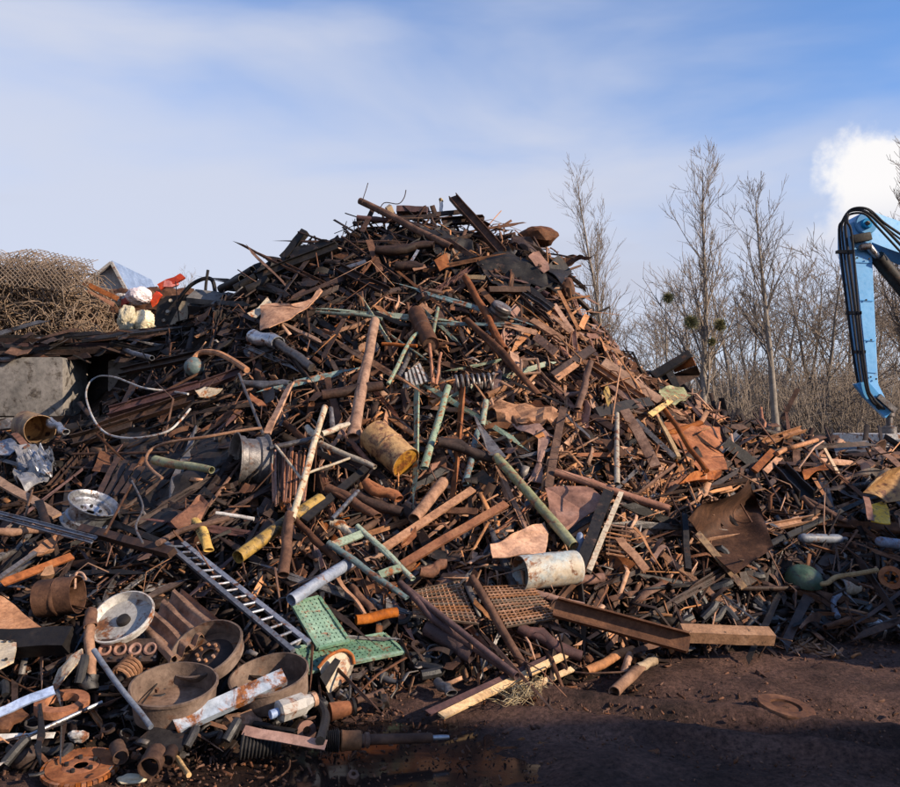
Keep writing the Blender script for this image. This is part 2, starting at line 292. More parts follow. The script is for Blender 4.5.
def frames(pts, up=None):
    T = []
    for i in range(len(pts)):
        a = pts[max(0, i - 1)]; b = pts[min(len(pts) - 1, i + 1)]; t = (b - a); T.append(t.normalized() if t.length > 1e-9 else Vector((0, 0, 1)))
    u = up if up is not None else (Vector((0, 0, 1)) if abs(T[0].z) < 0.9 else Vector((1, 0, 0)))
    n = (u - T[0] * u.dot(T[0]));  n = n.normalized() if n.length > 1e-6 else T[0].orthogonal().normalized()
    out = []
    for t in T:
        n = (n - t * n.dot(t)).normalized(); out.append((n, t.cross(n), t))
    return out
def tube(pts, rad, sides=12, hollow=False, wall=0.14, dent=0.0, cap=True, crush=0.0):
    pts = [Vector(p) for p in pts]; fr = frames(pts); n = len(pts)
    rad = rad if isinstance(rad, (list, tuple)) else [rad] * n
    V = []; Fc = []; sd_ = random.random() * 99
    def ring(i, r):
        a, b, t = fr[i]
        for k in range(sides):
            th = 2 * math.pi * k / sides; rr = r
            if dent: rr *= 1 + dent * mnoise.noise((math.cos(th) * 1.3 + sd_, math.sin(th) * 1.3, i * 0.7))
            ca, cb = rr, rr
            if crush and i >= n - 2: q = crush * (1 if i == n - 1 else .45); ca *= 1 - q; cb *= 1 + .45 * q
            V.append(pts[i] + a * (math.cos(th) * ca) + b * (math.sin(th) * cb))
    for i in range(n): ring(i, rad[i])
    for i in range(n - 1):
        for k in range(sides):
            k2 = (k + 1) % sides; Fc.append((i * sides + k, i * sides + k2, (i + 1) * sides + k2, (i + 1) * sides + k))
    if hollow:
        b0 = n * sides; w = 1 - wall
        s = random.getstate(); ring(0, rad[0] * w); ring(n - 1, rad[-1] * w)
        L = (n - 1) * sides
        for k in range(sides):
            k2 = (k + 1) % sides
            Fc.append((k2, k, b0 + k, b0 + k2)); Fc.append((L + k, L + k2, b0 + sides + k2, b0 + sides + k)); Fc.append((b0 + k2, b0 + k, b0 + sides + k, b0 + sides + k2))
    elif cap:
        Fc.append(tuple(range(sides - 1, -1, -1))); Fc.append(tuple((n - 1) * sides + k for k in range(sides)))
    return V, Fc
def line(a, b, n, sag=0.0, wob=0.0):
    a = Vector(a); b = Vector(b); out = []; t = (b - a); o = t.orthogonal().normalized(); s = random.random() * 50
    for i in range(n):
        f = i / (n - 1); p = a.lerp(b, f); w = math.sin(math.pi * f)
        p = p + Vector((0, 0, -sag * w)) + o * (wob * w * mnoise.noise((f * 2.2, s, 0))) ; out.append(p)
    return out
PROF = {
 'flat': [(-1, -.10), (1, -.10), (1, .10), (-1, .10)],
 'box': [(-1, -.8), (1, -.8), (1, .8), (-1, .8)],
 'plank': [(-1, -.32), (1, -.32), (1, .32), (-1, .32)],
 'angle': [(-1, .5), (-1, -.5), (-.84, -.5), (-.84, .34), (1, .34), (1, .5)],
 'channel': [(-1, -.6), (1, -.6), (1, .6), (.82, .6), (.82, -.42), (-.82, -.42), (-.82, .6), (-1, .6)],
 'ibeam': [(-1, -.7), (-.8, -.7), (-.8, -.1), (.8, -.1), (.8, -.7), (1, -.7), (1, .7), (.8, .7), (.8, .1), (-.8, .1), (-.8, .7), (-1, .7)],
}
def prism(pts, prof, hw, up, twist=0.0, taper=1.0, roll=0.0, rag=0.0):
    pts = [Vector(p) for p in pts]; fr = frames(pts, up); n = len(pts); k = len(prof); V = []; Fc = []
    sg = random.random() * 40
    for i in range(n):
        a, b, t = fr[i]; f = i / max(1, n - 1); q = roll + twist * f; c, s = math.cos(q), math.sin(q); h = hw * (1 + (taper - 1) * f)
        for j, (x, y) in enumerate(prof):
            e = Vector((0, 0, 0))
            if rag and i in (0, n - 1): e = t * (rag * hw * mnoise.noise((x * 1.7 + sg, y * 1.7, i * 3.3)) * 2)
            V.append(pts[i] + b * ((x * c - y * s) * h) + a * ((x * s + y * c) * h) + e)
    for i in range(n - 1):
        for j in range(k):
            j2 = (j + 1) % k; Fc.append((i * k + j, i * k + j2, (i + 1) * k + j2, (i + 1) * k + j))
    Fc.append(tuple(range(k - 1, -1, -1))); Fc.append(tuple((n - 1) * k + j for j in range(k)))
    return V, Fc
def lathe(profile, c, axis, sides=28, ref=None, dent=0.0, jag=None):
    axis = Vector(axis).normalized(); a = Vector(ref) if ref else Vector((1, 0, 0)); a = (a - axis * a.dot(axis)).normalized(); b = axis.cross(a); c = Vector(c)
    V = []; Fc = []; k = len(profile); s = random.random() * 77
    for i in range(sides):
        th = 2 * math.pi * i / sides; d = a * math.cos(th) + b * math.sin(th)
        dn = 1 + dent * mnoise.noise((math.cos(th) * 1.2 + s, math.sin(th) * 1.2, s))
        for j, (r, z) in enumerate(profile):
            zz = z + (jag * (random.random() - .3) if jag and j in (0,) else 0)
            V.append(c + d * (r * dn) + axis * zz)
    for i in range(sides):
        i2 = (i + 1) % sides
        for j in range(k - 1): Fc.append((i * k + j, i2 * k + j, i2 * k + j + 1, i * k + j + 1))
    for j, flip in ((0, False), (k - 1, True)):
        if profile[j][0] > 1e-6 and False: pass
    if profile[0][0] < 0.004: pass
    return V, Fc
def obox(c, ax, ay, az, bev=0.0):
    c = Vector(c); ax = Vector(ax); ay = Vector(ay); az = Vector(az)
    V = [c + ax * x + ay * y + az * z for x in (-1, 1) for y in (-1, 1) for z in (-1, 1)]
    Fc = [(0, 1, 3, 2), (4, 6, 7, 5), (0, 4, 5, 1), (2, 3, 7, 6), (0, 2, 6, 4), (1, 5, 7, 3)]
    if bev <= 0: return V, Fc
    bm = bmesh.new(); vs = [bm.verts.new(v) for v in V]
    for f in Fc: bm.faces.new([vs[i] for i in f])
    bmesh.ops.recalc_face_normals(bm, faces=bm.faces); bmesh.ops.bevel(bm, geom=list(bm.edges), offset=bev, segments=2, affect='EDGES', profile=0.6)
    return from_bm(bm)
def from_bm(bm):
    bm.verts.ensure_lookup_table(); bm.verts.index_update()
    r = [v.co.copy() for v in bm.verts], [tuple(v.index for v in f.verts) for f in bm.faces]; bm.free(); return r
def plate(pts, th=0.006, cuts=2, crumple=0.02, freq=3.0, ragged=0.0):
    """a torn sheet: outline in space, subdivided, crumpled, given its thickness"""
    pts = [Vector(p) for p in pts]; bm = bmesh.new(); vs = [bm.verts.new(p) for p in pts]
    for tri in tessellate_polygon([pts]):
        try: bm.faces.new([vs[i] for i in tri])
        except ValueError: pass
    bmesh.ops.recalc_face_normals(bm, faces=bm.faces)
    for _ in range(cuts): bmesh.ops.subdivide_edges(bm, edges=list(bm.edges), cuts=1, use_grid_fill=True)
    bm.normal_update(); n = Vector()
    for f in bm.faces: n += f.normal * f.calc_area()
    n = n.normalized() if n.length > 1e-9 else Vector((0, -.6, .8))
    if n.y > 0 or (abs(n.y) < .2 and n.z < 0): n = -n
    s = random.random() * 99
    for v in bm.verts:
        q = v.co * freq; d = mnoise.noise((q.x + s, q.y, q.z)) + 0.4 * mnoise.noise((q.x * 2.7 + s, q.y * 2.7, q.z * 2.7))
        v.co += n * (crumple * (d + .9 * abs(mnoise.noise((q.x * .8 + s, q.y * .8, q.z * .8 + 5))) ))
        if v.is_boundary: v.co += n * (crumple * 1.3 * mnoise.noise((q.x * 1.6, q.y * 1.6 + s, q.z * 1.6)))
        if ragged and v.is_boundary: v.co += Vector((mnoise.noise((q.x * 4, s, 1)), mnoise.noise((q.y * 4, s, 2)), mnoise.noise((q.z * 4, s, 3)))) * ragged
    V = [v.co.copy() for v in bm.verts]; bm.verts.index_update(); Ff = [tuple(v.index for v in f.verts) for f in bm.faces]
    # orient front to n
    k = len(V); out = []
    bnd = [(e.verts[0].index, e.verts[1].index) for e in bm.edges if e.is_boundary]; bm.free()
    V2 = V + [v - n * th for v in V]
    for f in Ff: out.append(f); out.append(tuple(i + k for i in reversed(f)))
    for a, b in bnd: out.append((a, b, b + k, a + k))
    bm = bmesh.new(); vv = [bm.verts.new(v) for v in V2]
    for f in out:
        try: bm.faces.new([vv[i] for i in f])
        except ValueError: pass
    bmesh.ops.recalc_face_normals(bm, faces=bm.faces); return from_bm(bm)
def smooth_pts(pts, sub=5):
    pts = [Vector(p) for p in pts]
    if len(pts) < 3: return line(pts[0], pts[-1], 6)
    out = []
    for i in range(len(pts) - 1):
        p0 = pts[max(0, i - 1)]; p1 = pts[i]; p2 = pts[i + 1]; p3 = pts[min(len(pts) - 1, i + 2)]
        for k in range(sub):
            t = k / sub
            out.append(0.5 * ((2 * p1) + (p2 - p0) * t + (2 * p0 - 5 * p1 + 4 * p2 - p3) * t * t + (3 * p1 - p0 - 3 * p2 + p3) * t ** 3))
    out.append(pts[-1]); return out
CAM = Vector((0, 0, CZ))
def facing(p): return (CAM - p).normalized()

# ================================================================== SETTING
def ground():
    xs = np.concatenate([np.array([-900, -400, -180, -90, -50, -30, -20, -14, -10, -8]), np.arange(-6.5, 6.51, 0.045), np.array([8, 10, 14, 20, 30, 50, 90, 180, 400, 900])])
    ys = np.concatenate([np.array([-300, -120, -60, -30, -15, -8, -4, -1, 1]), np.arange(2.4, 8.2, 0.036), np.array([9, 10, 12, 15, 20, 28, 40, 60, 100, 200, 500, 1500])])
    V = []
    for y in ys:
        for x in xs:
            z = 0.0
            if 2 < y < 9 and abs(x) < 7:
                z = 0.030 * mnoise.noise((x * 1.1, y * 1.1, 0)) + 0.020 * mnoise.noise((x * 4, y * 4, 5)) + 0.018 * abs(mnoise.noise((x * 9, y * 9, 9))) + 0.010 * mnoise.noise((x * 13, y * 13, 9)) - .006 + 0.010 * mnoise.noise((x * 21, y * 21, 2))
                # wheel ruts running off to the right
                for off, dep in ((0.0, 0.06), (0.42, 0.045), (-0.5, 0.03)):
                    q = (y - 4.45 - off) + 0.32 * (x - 1.7); w = 1 if x > 0.6 else max(0, 1 - (0.6 - x) / 0.8)
                    z -= dep * w * math.exp(-(q / 0.13) ** 2); z += dep * 0.7 * w * math.exp(-((q + 0.24) / 0.09) ** 2)
                pd = ((x + 0.55) / 0.95) ** 2 + ((y - 4.05) / 0.55) ** 2
                z -= 0.034 * max(0, 1 - pd / 1.6) if pd < 1.6 else 0; z += 0.012 * min(1, max(0, pd - .8))
            V.append((x, y, z))
    nx = len(xs); Fc = [(j * nx + i, j * nx + i + 1, (j + 1) * nx + i + 1, (j + 1) * nx + i) for j in range(len(ys) - 1) for i in range(nx - 1)]
    me = bpy.data.meshes.new('ground'); me.from_pydata(V, [], Fc); me.materials.append(MATS['earth']); me.shade_smooth()
    o = bpy.data.objects.new('ground', me); col.objects.link(o); o['kind'] = 'structure'
    V = []; n = 60
    for i in range(n):
        t = 2 * math.pi * i / n; r = 1.55 + 0.12 * math.sin(3 * t + 1) + 0.08 * math.sin(7 * t)
        V.append((-0.55 + 0.95 * r * math.cos(t), 4.05 + 0.55 * r * math.sin(t), -0.017))
    me = bpy.data.meshes.new('puddle'); me.from_pydata(V, [], [tuple(range(n))]); me.materials.append(MATS['puddle_water'])
    o = bpy.data.objects.new('puddle', me); col.objects.link(o); o['kind'] = 'structure'
ground()
def mound():
    ug = np.linspace(U0, U1, 230); dg = np.concatenate([np.linspace(3.4, 12.5, 240), np.linspace(12.6, 19, 40)])
    UU, DD = np.meshgrid(ug, dg, indexing='ij'); X = UU * DD; Z = Hn(X, DD)
    V = []
    for i in range(len(ug)):
        for j in range(len(dg)):
            x, y, z = X[i, j], DD[i, j], Z[i, j]
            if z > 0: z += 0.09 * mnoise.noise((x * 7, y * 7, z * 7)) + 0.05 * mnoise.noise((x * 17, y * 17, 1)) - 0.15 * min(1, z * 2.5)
            V.append((x, y, z))
    k = len(dg); Fc = []
    for i in range(len(ug) - 1):
        for j in range(k - 1):
            q = (i * k + j, (i + 1) * k + j, (i + 1) * k + j + 1, i * k + j + 1)
            if max(V[a][2] for a in q) > -0.1: Fc.append(q)
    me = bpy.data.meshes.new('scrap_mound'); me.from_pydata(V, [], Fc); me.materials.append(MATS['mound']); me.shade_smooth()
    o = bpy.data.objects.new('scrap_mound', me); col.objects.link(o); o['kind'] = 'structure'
mound()

# ------------------------------------------------------------------ bare trees
def tubes_mesh(lines, sides=3):
    V = []; Fc = []
    for pts, r0, r1 in lines:
        n = len(pts); b = len(V); fr = frames(pts)
        for i in range(n):
            r = r0 + (r1 - r0) * i / (n - 1); a, c, t = fr[i]
            for k in range(sides):
                th = 2 * math.pi * k / sides; V.append(pts[i] + a * (math.cos(th) * r) + c * (math.sin(th) * r))
        for i in range(n - 1):
            for k in range(sides):
                k2 = (k + 1) % sides; Fc.append((b + i * sides + k, b + i * sides + k2, b + (i + 1) * sides + k2, b + (i + 1) * sides + k))
    return V, Fc
def grow(rs, p, d, L, r, lev, out, up, spread, nmul=1.0):
    n = 5 if lev < 2 else 4; pts = [p.copy()]; q = p.copy(); dd = d.copy()
    for i in range(n):
        dd = (dd + Vector((rs.gauss(0, .10), rs.gauss(0, .10), rs.gauss(0, .07))) + Vector((0, 0, up))).normalized(); q = q + dd * (L / n); pts.append(q.copy())
    out.append((pts, r, r * 0.45, lev))
    if lev >= 3: return
    k = int(rs.choice([4, 5, 6]) * nmul) if lev < 2 else rs.choice([3, 4, 5])
    for _ in range(k):
        f = rs.uniform(0.22, 1.0) * n; i = min(n - 1, int(f)); b = pts[i].lerp(pts[i + 1], f - i); t = (pts[i + 1] - pts[i]).normalized()
        o = t.orthogonal().normalized(); o.rotate(Matrix.Rotation(rs.uniform(0, 6.283), 3, t)); a = R(rs.uniform(*spread))
        nd = t * math.cos(a) + o * math.sin(a)
        grow(rs, b, nd, L * rs.uniform(0.38, 0.62), r * 0.5, lev + 1, out, up * 0.9, spread)
def bare_tree(seed, H, tr, nb, start, blen, up, spread, stems=1, twig=0.008):
    """returns (trunk mesh, crown mesh) of a leafless tree of height H standing at the origin"""
    rs = random.Random(seed); trunk = []; br = []
    for s in range(stems):
        q = Vector((0, 0, -0.3)); d = Vector((rs.gauss(0, .05) + (s - (stems - 1) / 2) * 0.07, rs.gauss(0, .05), 1)).normalized(); pts = [q.copy()]; n = 14; Hs_ = H * (1 if s == 0 else rs.uniform(.7, .9))
        for i in range(n):
            d = (d + Vector((rs.gauss(0, .035), rs.gauss(0, .035), 0.05))).normalized(); q = q + d * ((Hs_ + .3) / n); pts.append(q.copy())
        trunk.append((pts, tr * (1 if s == 0 else .7), 0.018))
        for k in range(nb):
            f = start + (0.97 - start) * (k + rs.random()) / nb; g = f * n; i = min(n - 1, int(g)); b = pts[i].lerp(pts[i + 1], g - i); t = (pts[i + 1] - pts[i]).normalized()
            o = t.orthogonal().normalized(); o.rotate(Matrix.Rotation(rs.uniform(0, 6.283), 3, t)); a = R(rs.uniform(*spread))
            L = H * blen * (1.15 - 0.75 * f) * rs.uniform(.6, 1.25)
            grow(rs, b, t * math.cos(a) + o * math.sin(a), L, max(twig, tr * 0.36 * (1.1 - f)), 1, br, up, (20, 50))
    tm = tubes_mesh(trunk, 8); thick = tubes_mesh([(p, max(a, twig), max(b, twig * .8)) for p, a, b, l in br], 3)
    return tm, thick
TREE_CACHE = {}
def tree(key, args, name, label, base, rz=0.0, sc=1.0, group=None, cat='tree', mist=()):
    if key not in TREE_CACHE:
        tm, cm = bare_tree(*args); ms = []
        for nm, vf, mt in (('trunk', tm, 'bark'), ('crown', cm, 'twig')):
            me = bpy.data.meshes.new(nm); me.from_pydata([tuple(v) for v in vf[0]], [], vf[1]); me.materials.append(MATS[mt]); me.shade_smooth(); ms.append(me)
        TREE_CACHE[key] = ms
    e = thing(name, label, cat, base, group); e.rotation_euler.z = rz; e.scale = (sc, sc, sc)
    for nm, me in zip(('trunk', 'crown'), TREE_CACHE[key]):
        o = bpy.data.objects.new(nm, me); col.objects.link(o); o.parent = e
    for (px, py, r) in mist:
        c = Q(px, py, base[1]) - Vector(base); rs = random.Random(px); L = []
        for _ in range(620):
            d = Vector((rs.gauss(0, 1), rs.gauss(0, 1), rs.gauss(0, 1))).normalized(); a = c + d * r * rs.uniform(0, .5); L.append(([a, c + d * r * rs.uniform(.55, 1.0) + Vector((rs.gauss(0, .14), rs.gauss(0, .14), rs.gauss(0, .14))) * r], 0.011, 0.008))
        V, Fc = tubes_mesh(L, 3); me = bpy.data.meshes.new('mistletoe'); me.from_pydata([tuple((v) / sc) for v in V], [], Fc); me.materials.append(MATS['mistletoe'])
        o = bpy.data.objects.new('mistletoe', me); col.objects.link(o); o.parent = e; o.rotation_euler.z = -rz
def gnd(px, d): return Vector(((px - 450) / F * d, d, 0))
POP = dict()
tree('p1', (3, 13.8, 0.20, 44, 0.18, 0.25, 0.15, (16, 34), 1, 0.009), 'poplar_tree', 'tallest bare poplar, standing left of the excavator arm with mistletoe balls in its crown', gnd(706, 38), 0.0, 1.0, mist=((668, 298, .30), (691, 322, .38), (720, 325, .34), (712, 342, .22)))
tree('p2', (12, 12.4, 0.20, 30, 0.34, 0.25, 0.14, (20, 38), 1, 0.009), 'poplar_tree', 'bare tree with straight pale trunk between the tallest poplar and the excavator arm', gnd(777, 36), 0.6)
tree('p3', (19, 19.0, 0.20, 34, 0.16, 0.20, 0.15, (14, 32), 2, 0.010), 'poplar_tree', 'slender pale bare poplar rising just behind the right shoulder of the scrap heap', gnd(606, 56), 1.3)
tree('p4', (21, 14.6, 0.22, 44, 0.28, 0.22, 0.17, (14, 30), 1, 0.011), 'poplar_tree', 'tall bare tree at the right edge of the photo behind the excavator boom', gnd(912, 37), 0.3)
tree('p2', None, 'poplar_tree', 'bare tree partly hidden by the blue excavator arm', gnd(868, 50), 2.0, 1.0)
tree('w1', (31, 9.8, 0.16, 26, 0.18, 0.42, 0.04, (35, 70), 1, 0.012), 'broad_tree', 'round-crowned bare tree just right of the slender pale poplar', gnd(634, 55), 0, .85)
tree('w2', (35, 9.2, 0.14, 24, 0.15, 0.42, 0.05, (30, 65), 1, 0.012), 'broad_tree', 'low bushy bare tree under the tallest poplar on its left', gnd(676, 50), 0, 1.0)
for i, (px, d, k, rz, sc, lb) in enumerate([
    (738, 44, 'w1', 1.0, 1.02, 'spreading bare tree between the two tall poplars'), (800, 44, 'w2', 2.2, 1.06, 'bushy bare tree just right of the straight pale trunk'),
    (827, 42, 'w1', 3.0, 1.05, 'spreading bare tree just left of the excavator arm'), (884, 46, 'w2', 4.0, 1.0, 'bushy bare tree behind the lower end of the excavator arm'),
    (758, 52, 'w2', 5.0, 1.1, 'bare tree far back, left of the straight pale trunk'), (846, 52, 'w1', 5.2, 1.1, 'bare tree far back, right behind the excavator arm'),
    (718, 46, 'w2', 0.4, .95, 'low bare tree at the foot of the tallest poplar'), (915, 44, 'w1', 1.4, 1.0, 'spreading bare tree cut by the right edge of the photo'),
    (812, 56, 'w1', 0.2, 1.25, 'taller bare tree far back between the straight trunk and the excavator arm'), (870, 60, 'w2', 1.1, 1.3, 'bare tree far back showing left of the excavator arm tip'), (694, 58, 'w1', 2.1, 1.2, 'bare tree far back just left of the tallest poplar trunk'), (780, 62, 'w1', 4.1, 1.3, 'bare tree far back right behind the straight pale trunk'), (745, 64, 'w2', 2.9, 1.35, 'bare tree farthest back between the two tall poplars'), (898, 54, 'w1', 3.3, 1.25, 'bare tree far back near the right edge of the photo'),
    (652, 60, 'w2', 3.4, 1.1, 'hazy low bare tree between the slender poplar and the tallest poplar')]):
    tree(k, None, 'broad_tree', lb, gnd(px, d), rz, sc, 'bare trees of the wood behind the yard')
tree('p3', None, 'poplar_tree', 'faint far poplar whose tip shows above the heap, right of the summit', gnd(533, 92), 1.0, 1.08)
tree('p3', None, 'poplar_tree', 'faint far poplar standing left of the heap above the plastic waste', gnd(187, 95), 2.4, 1.0)
tree('w1', None, 'broad_tree', 'faint far bare tree on the horizon left of the heap, near the shed', gnd(222, 80), 2.4, 1.05)
tree('w2', None, 'broad_tree', 'faint far bare tree just right of the grey shed roof', gnd(140, 82), 0.7, 1.15, mist=())
def thicket():
    rs = random.Random(4); L = []
    for _ in range(4200):
        px = rs.uniform(585, 960); d = rs.uniform(38, 60); b = gnd(px, d); h = rs.uniform(1.6, 5.6) * (1 if px > 700 else .8)
        lean = Vector((rs.gauss(0, .18), rs.gauss(0, .1), 1)); p = [b]; q = b.copy()
        for i in range(4): lean = (lean + Vector((rs.gauss(0, .12), 0, .05))).normalized(); q = q + lean * h / 4; p.append(q.copy())
        L.append((p, 0.022, 0.010))
        for _ in range(5):
            a = p[rs.randint(1, 3)]; e = Vector((rs.gauss(0, .6), rs.gauss(0, .3), rs.uniform(.3, 1))).normalized() * rs.uniform(.5, 1.5); L.append(([a, a + e * .5 + Vector((0, 0, .08)), a + e], 0.012, 0.007))
    V, Fc = tubes_mesh(L, 3); me = bpy.data.meshes.new('bare_thicket'); me.from_pydata([tuple(v) for v in V], [], Fc); me.materials.append(MATS['twig'])
    o = bpy.data.objects.new('bare_thicket', me); col.objects.link(o); tag(o, 'dense brown undergrowth of bare twigs below the trees', 'undergrowth', kind='stuff')
thicket()

# ------------------------------------------------------------------ things behind the heap
def shed():
    D = 34; b = gnd(110, D); e = thing('shed', 'small grey shed with blue metal roof and pale gable edge, far left', 'shed', b)
    w, dp = 0.85, 4.0; hw = hz(296, D); hr = hz(263, D); x0 = Q(95, 280, D).x; x1 = Q(126, 280, D).x
    ra = Q(120, 264, D); le = Q(90, 284, D); ri = Q(127, 290, D); ra.x = (0.35 * le.x + 0.65 * ri.x)
    def S(p, dy=0): return (p.x, p.y + dy, p.z)
    V = [(le.x, D, 0), (ri.x, D, 0), S(ri), S(ra), S(le), (le.x, D + dp, 0), (ri.x, D + dp, 0), S(ri, dp), S(ra, dp), S(le, dp)]
    add('wall', (V, [(0, 1, 2, 3, 4), (5, 9, 8, 7, 6), (0, 4, 9, 5), (1, 6, 7, 2)]), 'wall_render', e, smooth=False)
    t = Vector((0, 0, .10)); o_ = .25
    def slope(a, b):
        a = Vector(a); b = Vector(b); n = (a - b); a2 = b + n * 1.0; b2 = b - n * .18
        q = [Vector((p.x, y, p.z)) for p in (a2, b2) for y in (D - o_, D + dp + o_)]
        return [v + Vector((0, 0, .01)) for v in q] + [v + t for v in q], [(0, 1, 3, 2), (4, 6, 7, 5), (0, 4, 5, 1), (2, 3, 7, 6), (0, 2, 6, 4), (1, 5, 7, 3)]
    r = add('roof', merge(slope(ra, le), slope(ra, ri)), 'metal_roof', e, smooth=False)
    add('bargeboard', merge(prism([ra + Vector((0, -.3, 0)), le + Vector((-.1, -.3, -.06))], PROF['box'], .07, Vector((0, 0, 1))), prism([ra + Vector((0, -.302, 0)), ri + Vector((.1, -.302, -.06))], PROF['box'], .07, Vector((0, 0, 1)))), 'paint_white', r, smooth=False)
shed()
def yard_fence():
    D = 33; e = thing('yard_fence', 'long low dark fence with rails at the foot of the trees', 'fence', gnd(760, D)); x0 = gnd(640, D).x; x1 = gnd(960, D).x
    for k in range(14):
        x = x0 + (x1 - x0) * k / 13; add('post', obox((x, D, .68), (.05, 0, 0), (0, .05, 0), (0, 0, .68)), 'steel_black', e, smooth=False)
    for z in (.45, .85, 1.25): add('rail', obox(((x0 + x1) / 2, D - .075, z), ((x1 - x0) / 2, 0, 0), (0, .022, 0), (0, 0, .05)), 'steel_black', e, smooth=False)
yard_fence()
def trailer():
    D = 14.5; a = Q(885, 434, D); b = Q(960, 451, D); c = Vector(((a.x + b.x) / 2, D + 1.0, 0)); w = (b.x - a.x) / 2
    e = thing('trailer', 'white box trailer peeping over the heap below the excavator arm', 'trailer', c); zt = a.z; zb = 0.55
    add('body', obox((c.x, c.y, (zt + zb) / 2), (w, 0, 0), (0, 1, 0), (0, 0, (zt - zb) / 2), .03), 'paint_white', e)
    add('trim_rail', obox((c.x, c.y - 1.02, zt - .12), (w, 0, 0), (0, .015, 0), (0, 0, .02)), 'galvanised', e)
    for sx in (-.5, .5):
        for sy in (-1, 1):
            p = (c.x + sx * w, c.y + sy * .8 - .1, .33); wl = add('wheel', lathe([(.001, 0), (.12, 0), (.16, .02), (.30, .02), (.33, .05), (.33, .17), (.30, .2), (.001, .2)], p, (0, 1, 0), 24), 'rubber', e)
            add('rim', lathe([(.001, -.01), (.13, -.01), (.17, .012)], p, (0, 1, 0), 20), 'steel_grey', wl)
    add('chassis', obox((c.x, c.y, .49), (w * .9, 0, 0), (0, .7, 0), (0, 0, .057)), 'steel_black', e)
    add('drawbar', prism([Vector((c.x - w * .8, c.y, .5)), Vector((c.x - w - 1.0, c.y, .45))], PROF['box'], .05, Vector((0, 0, 1))), 'steel_black', e)
trailer()

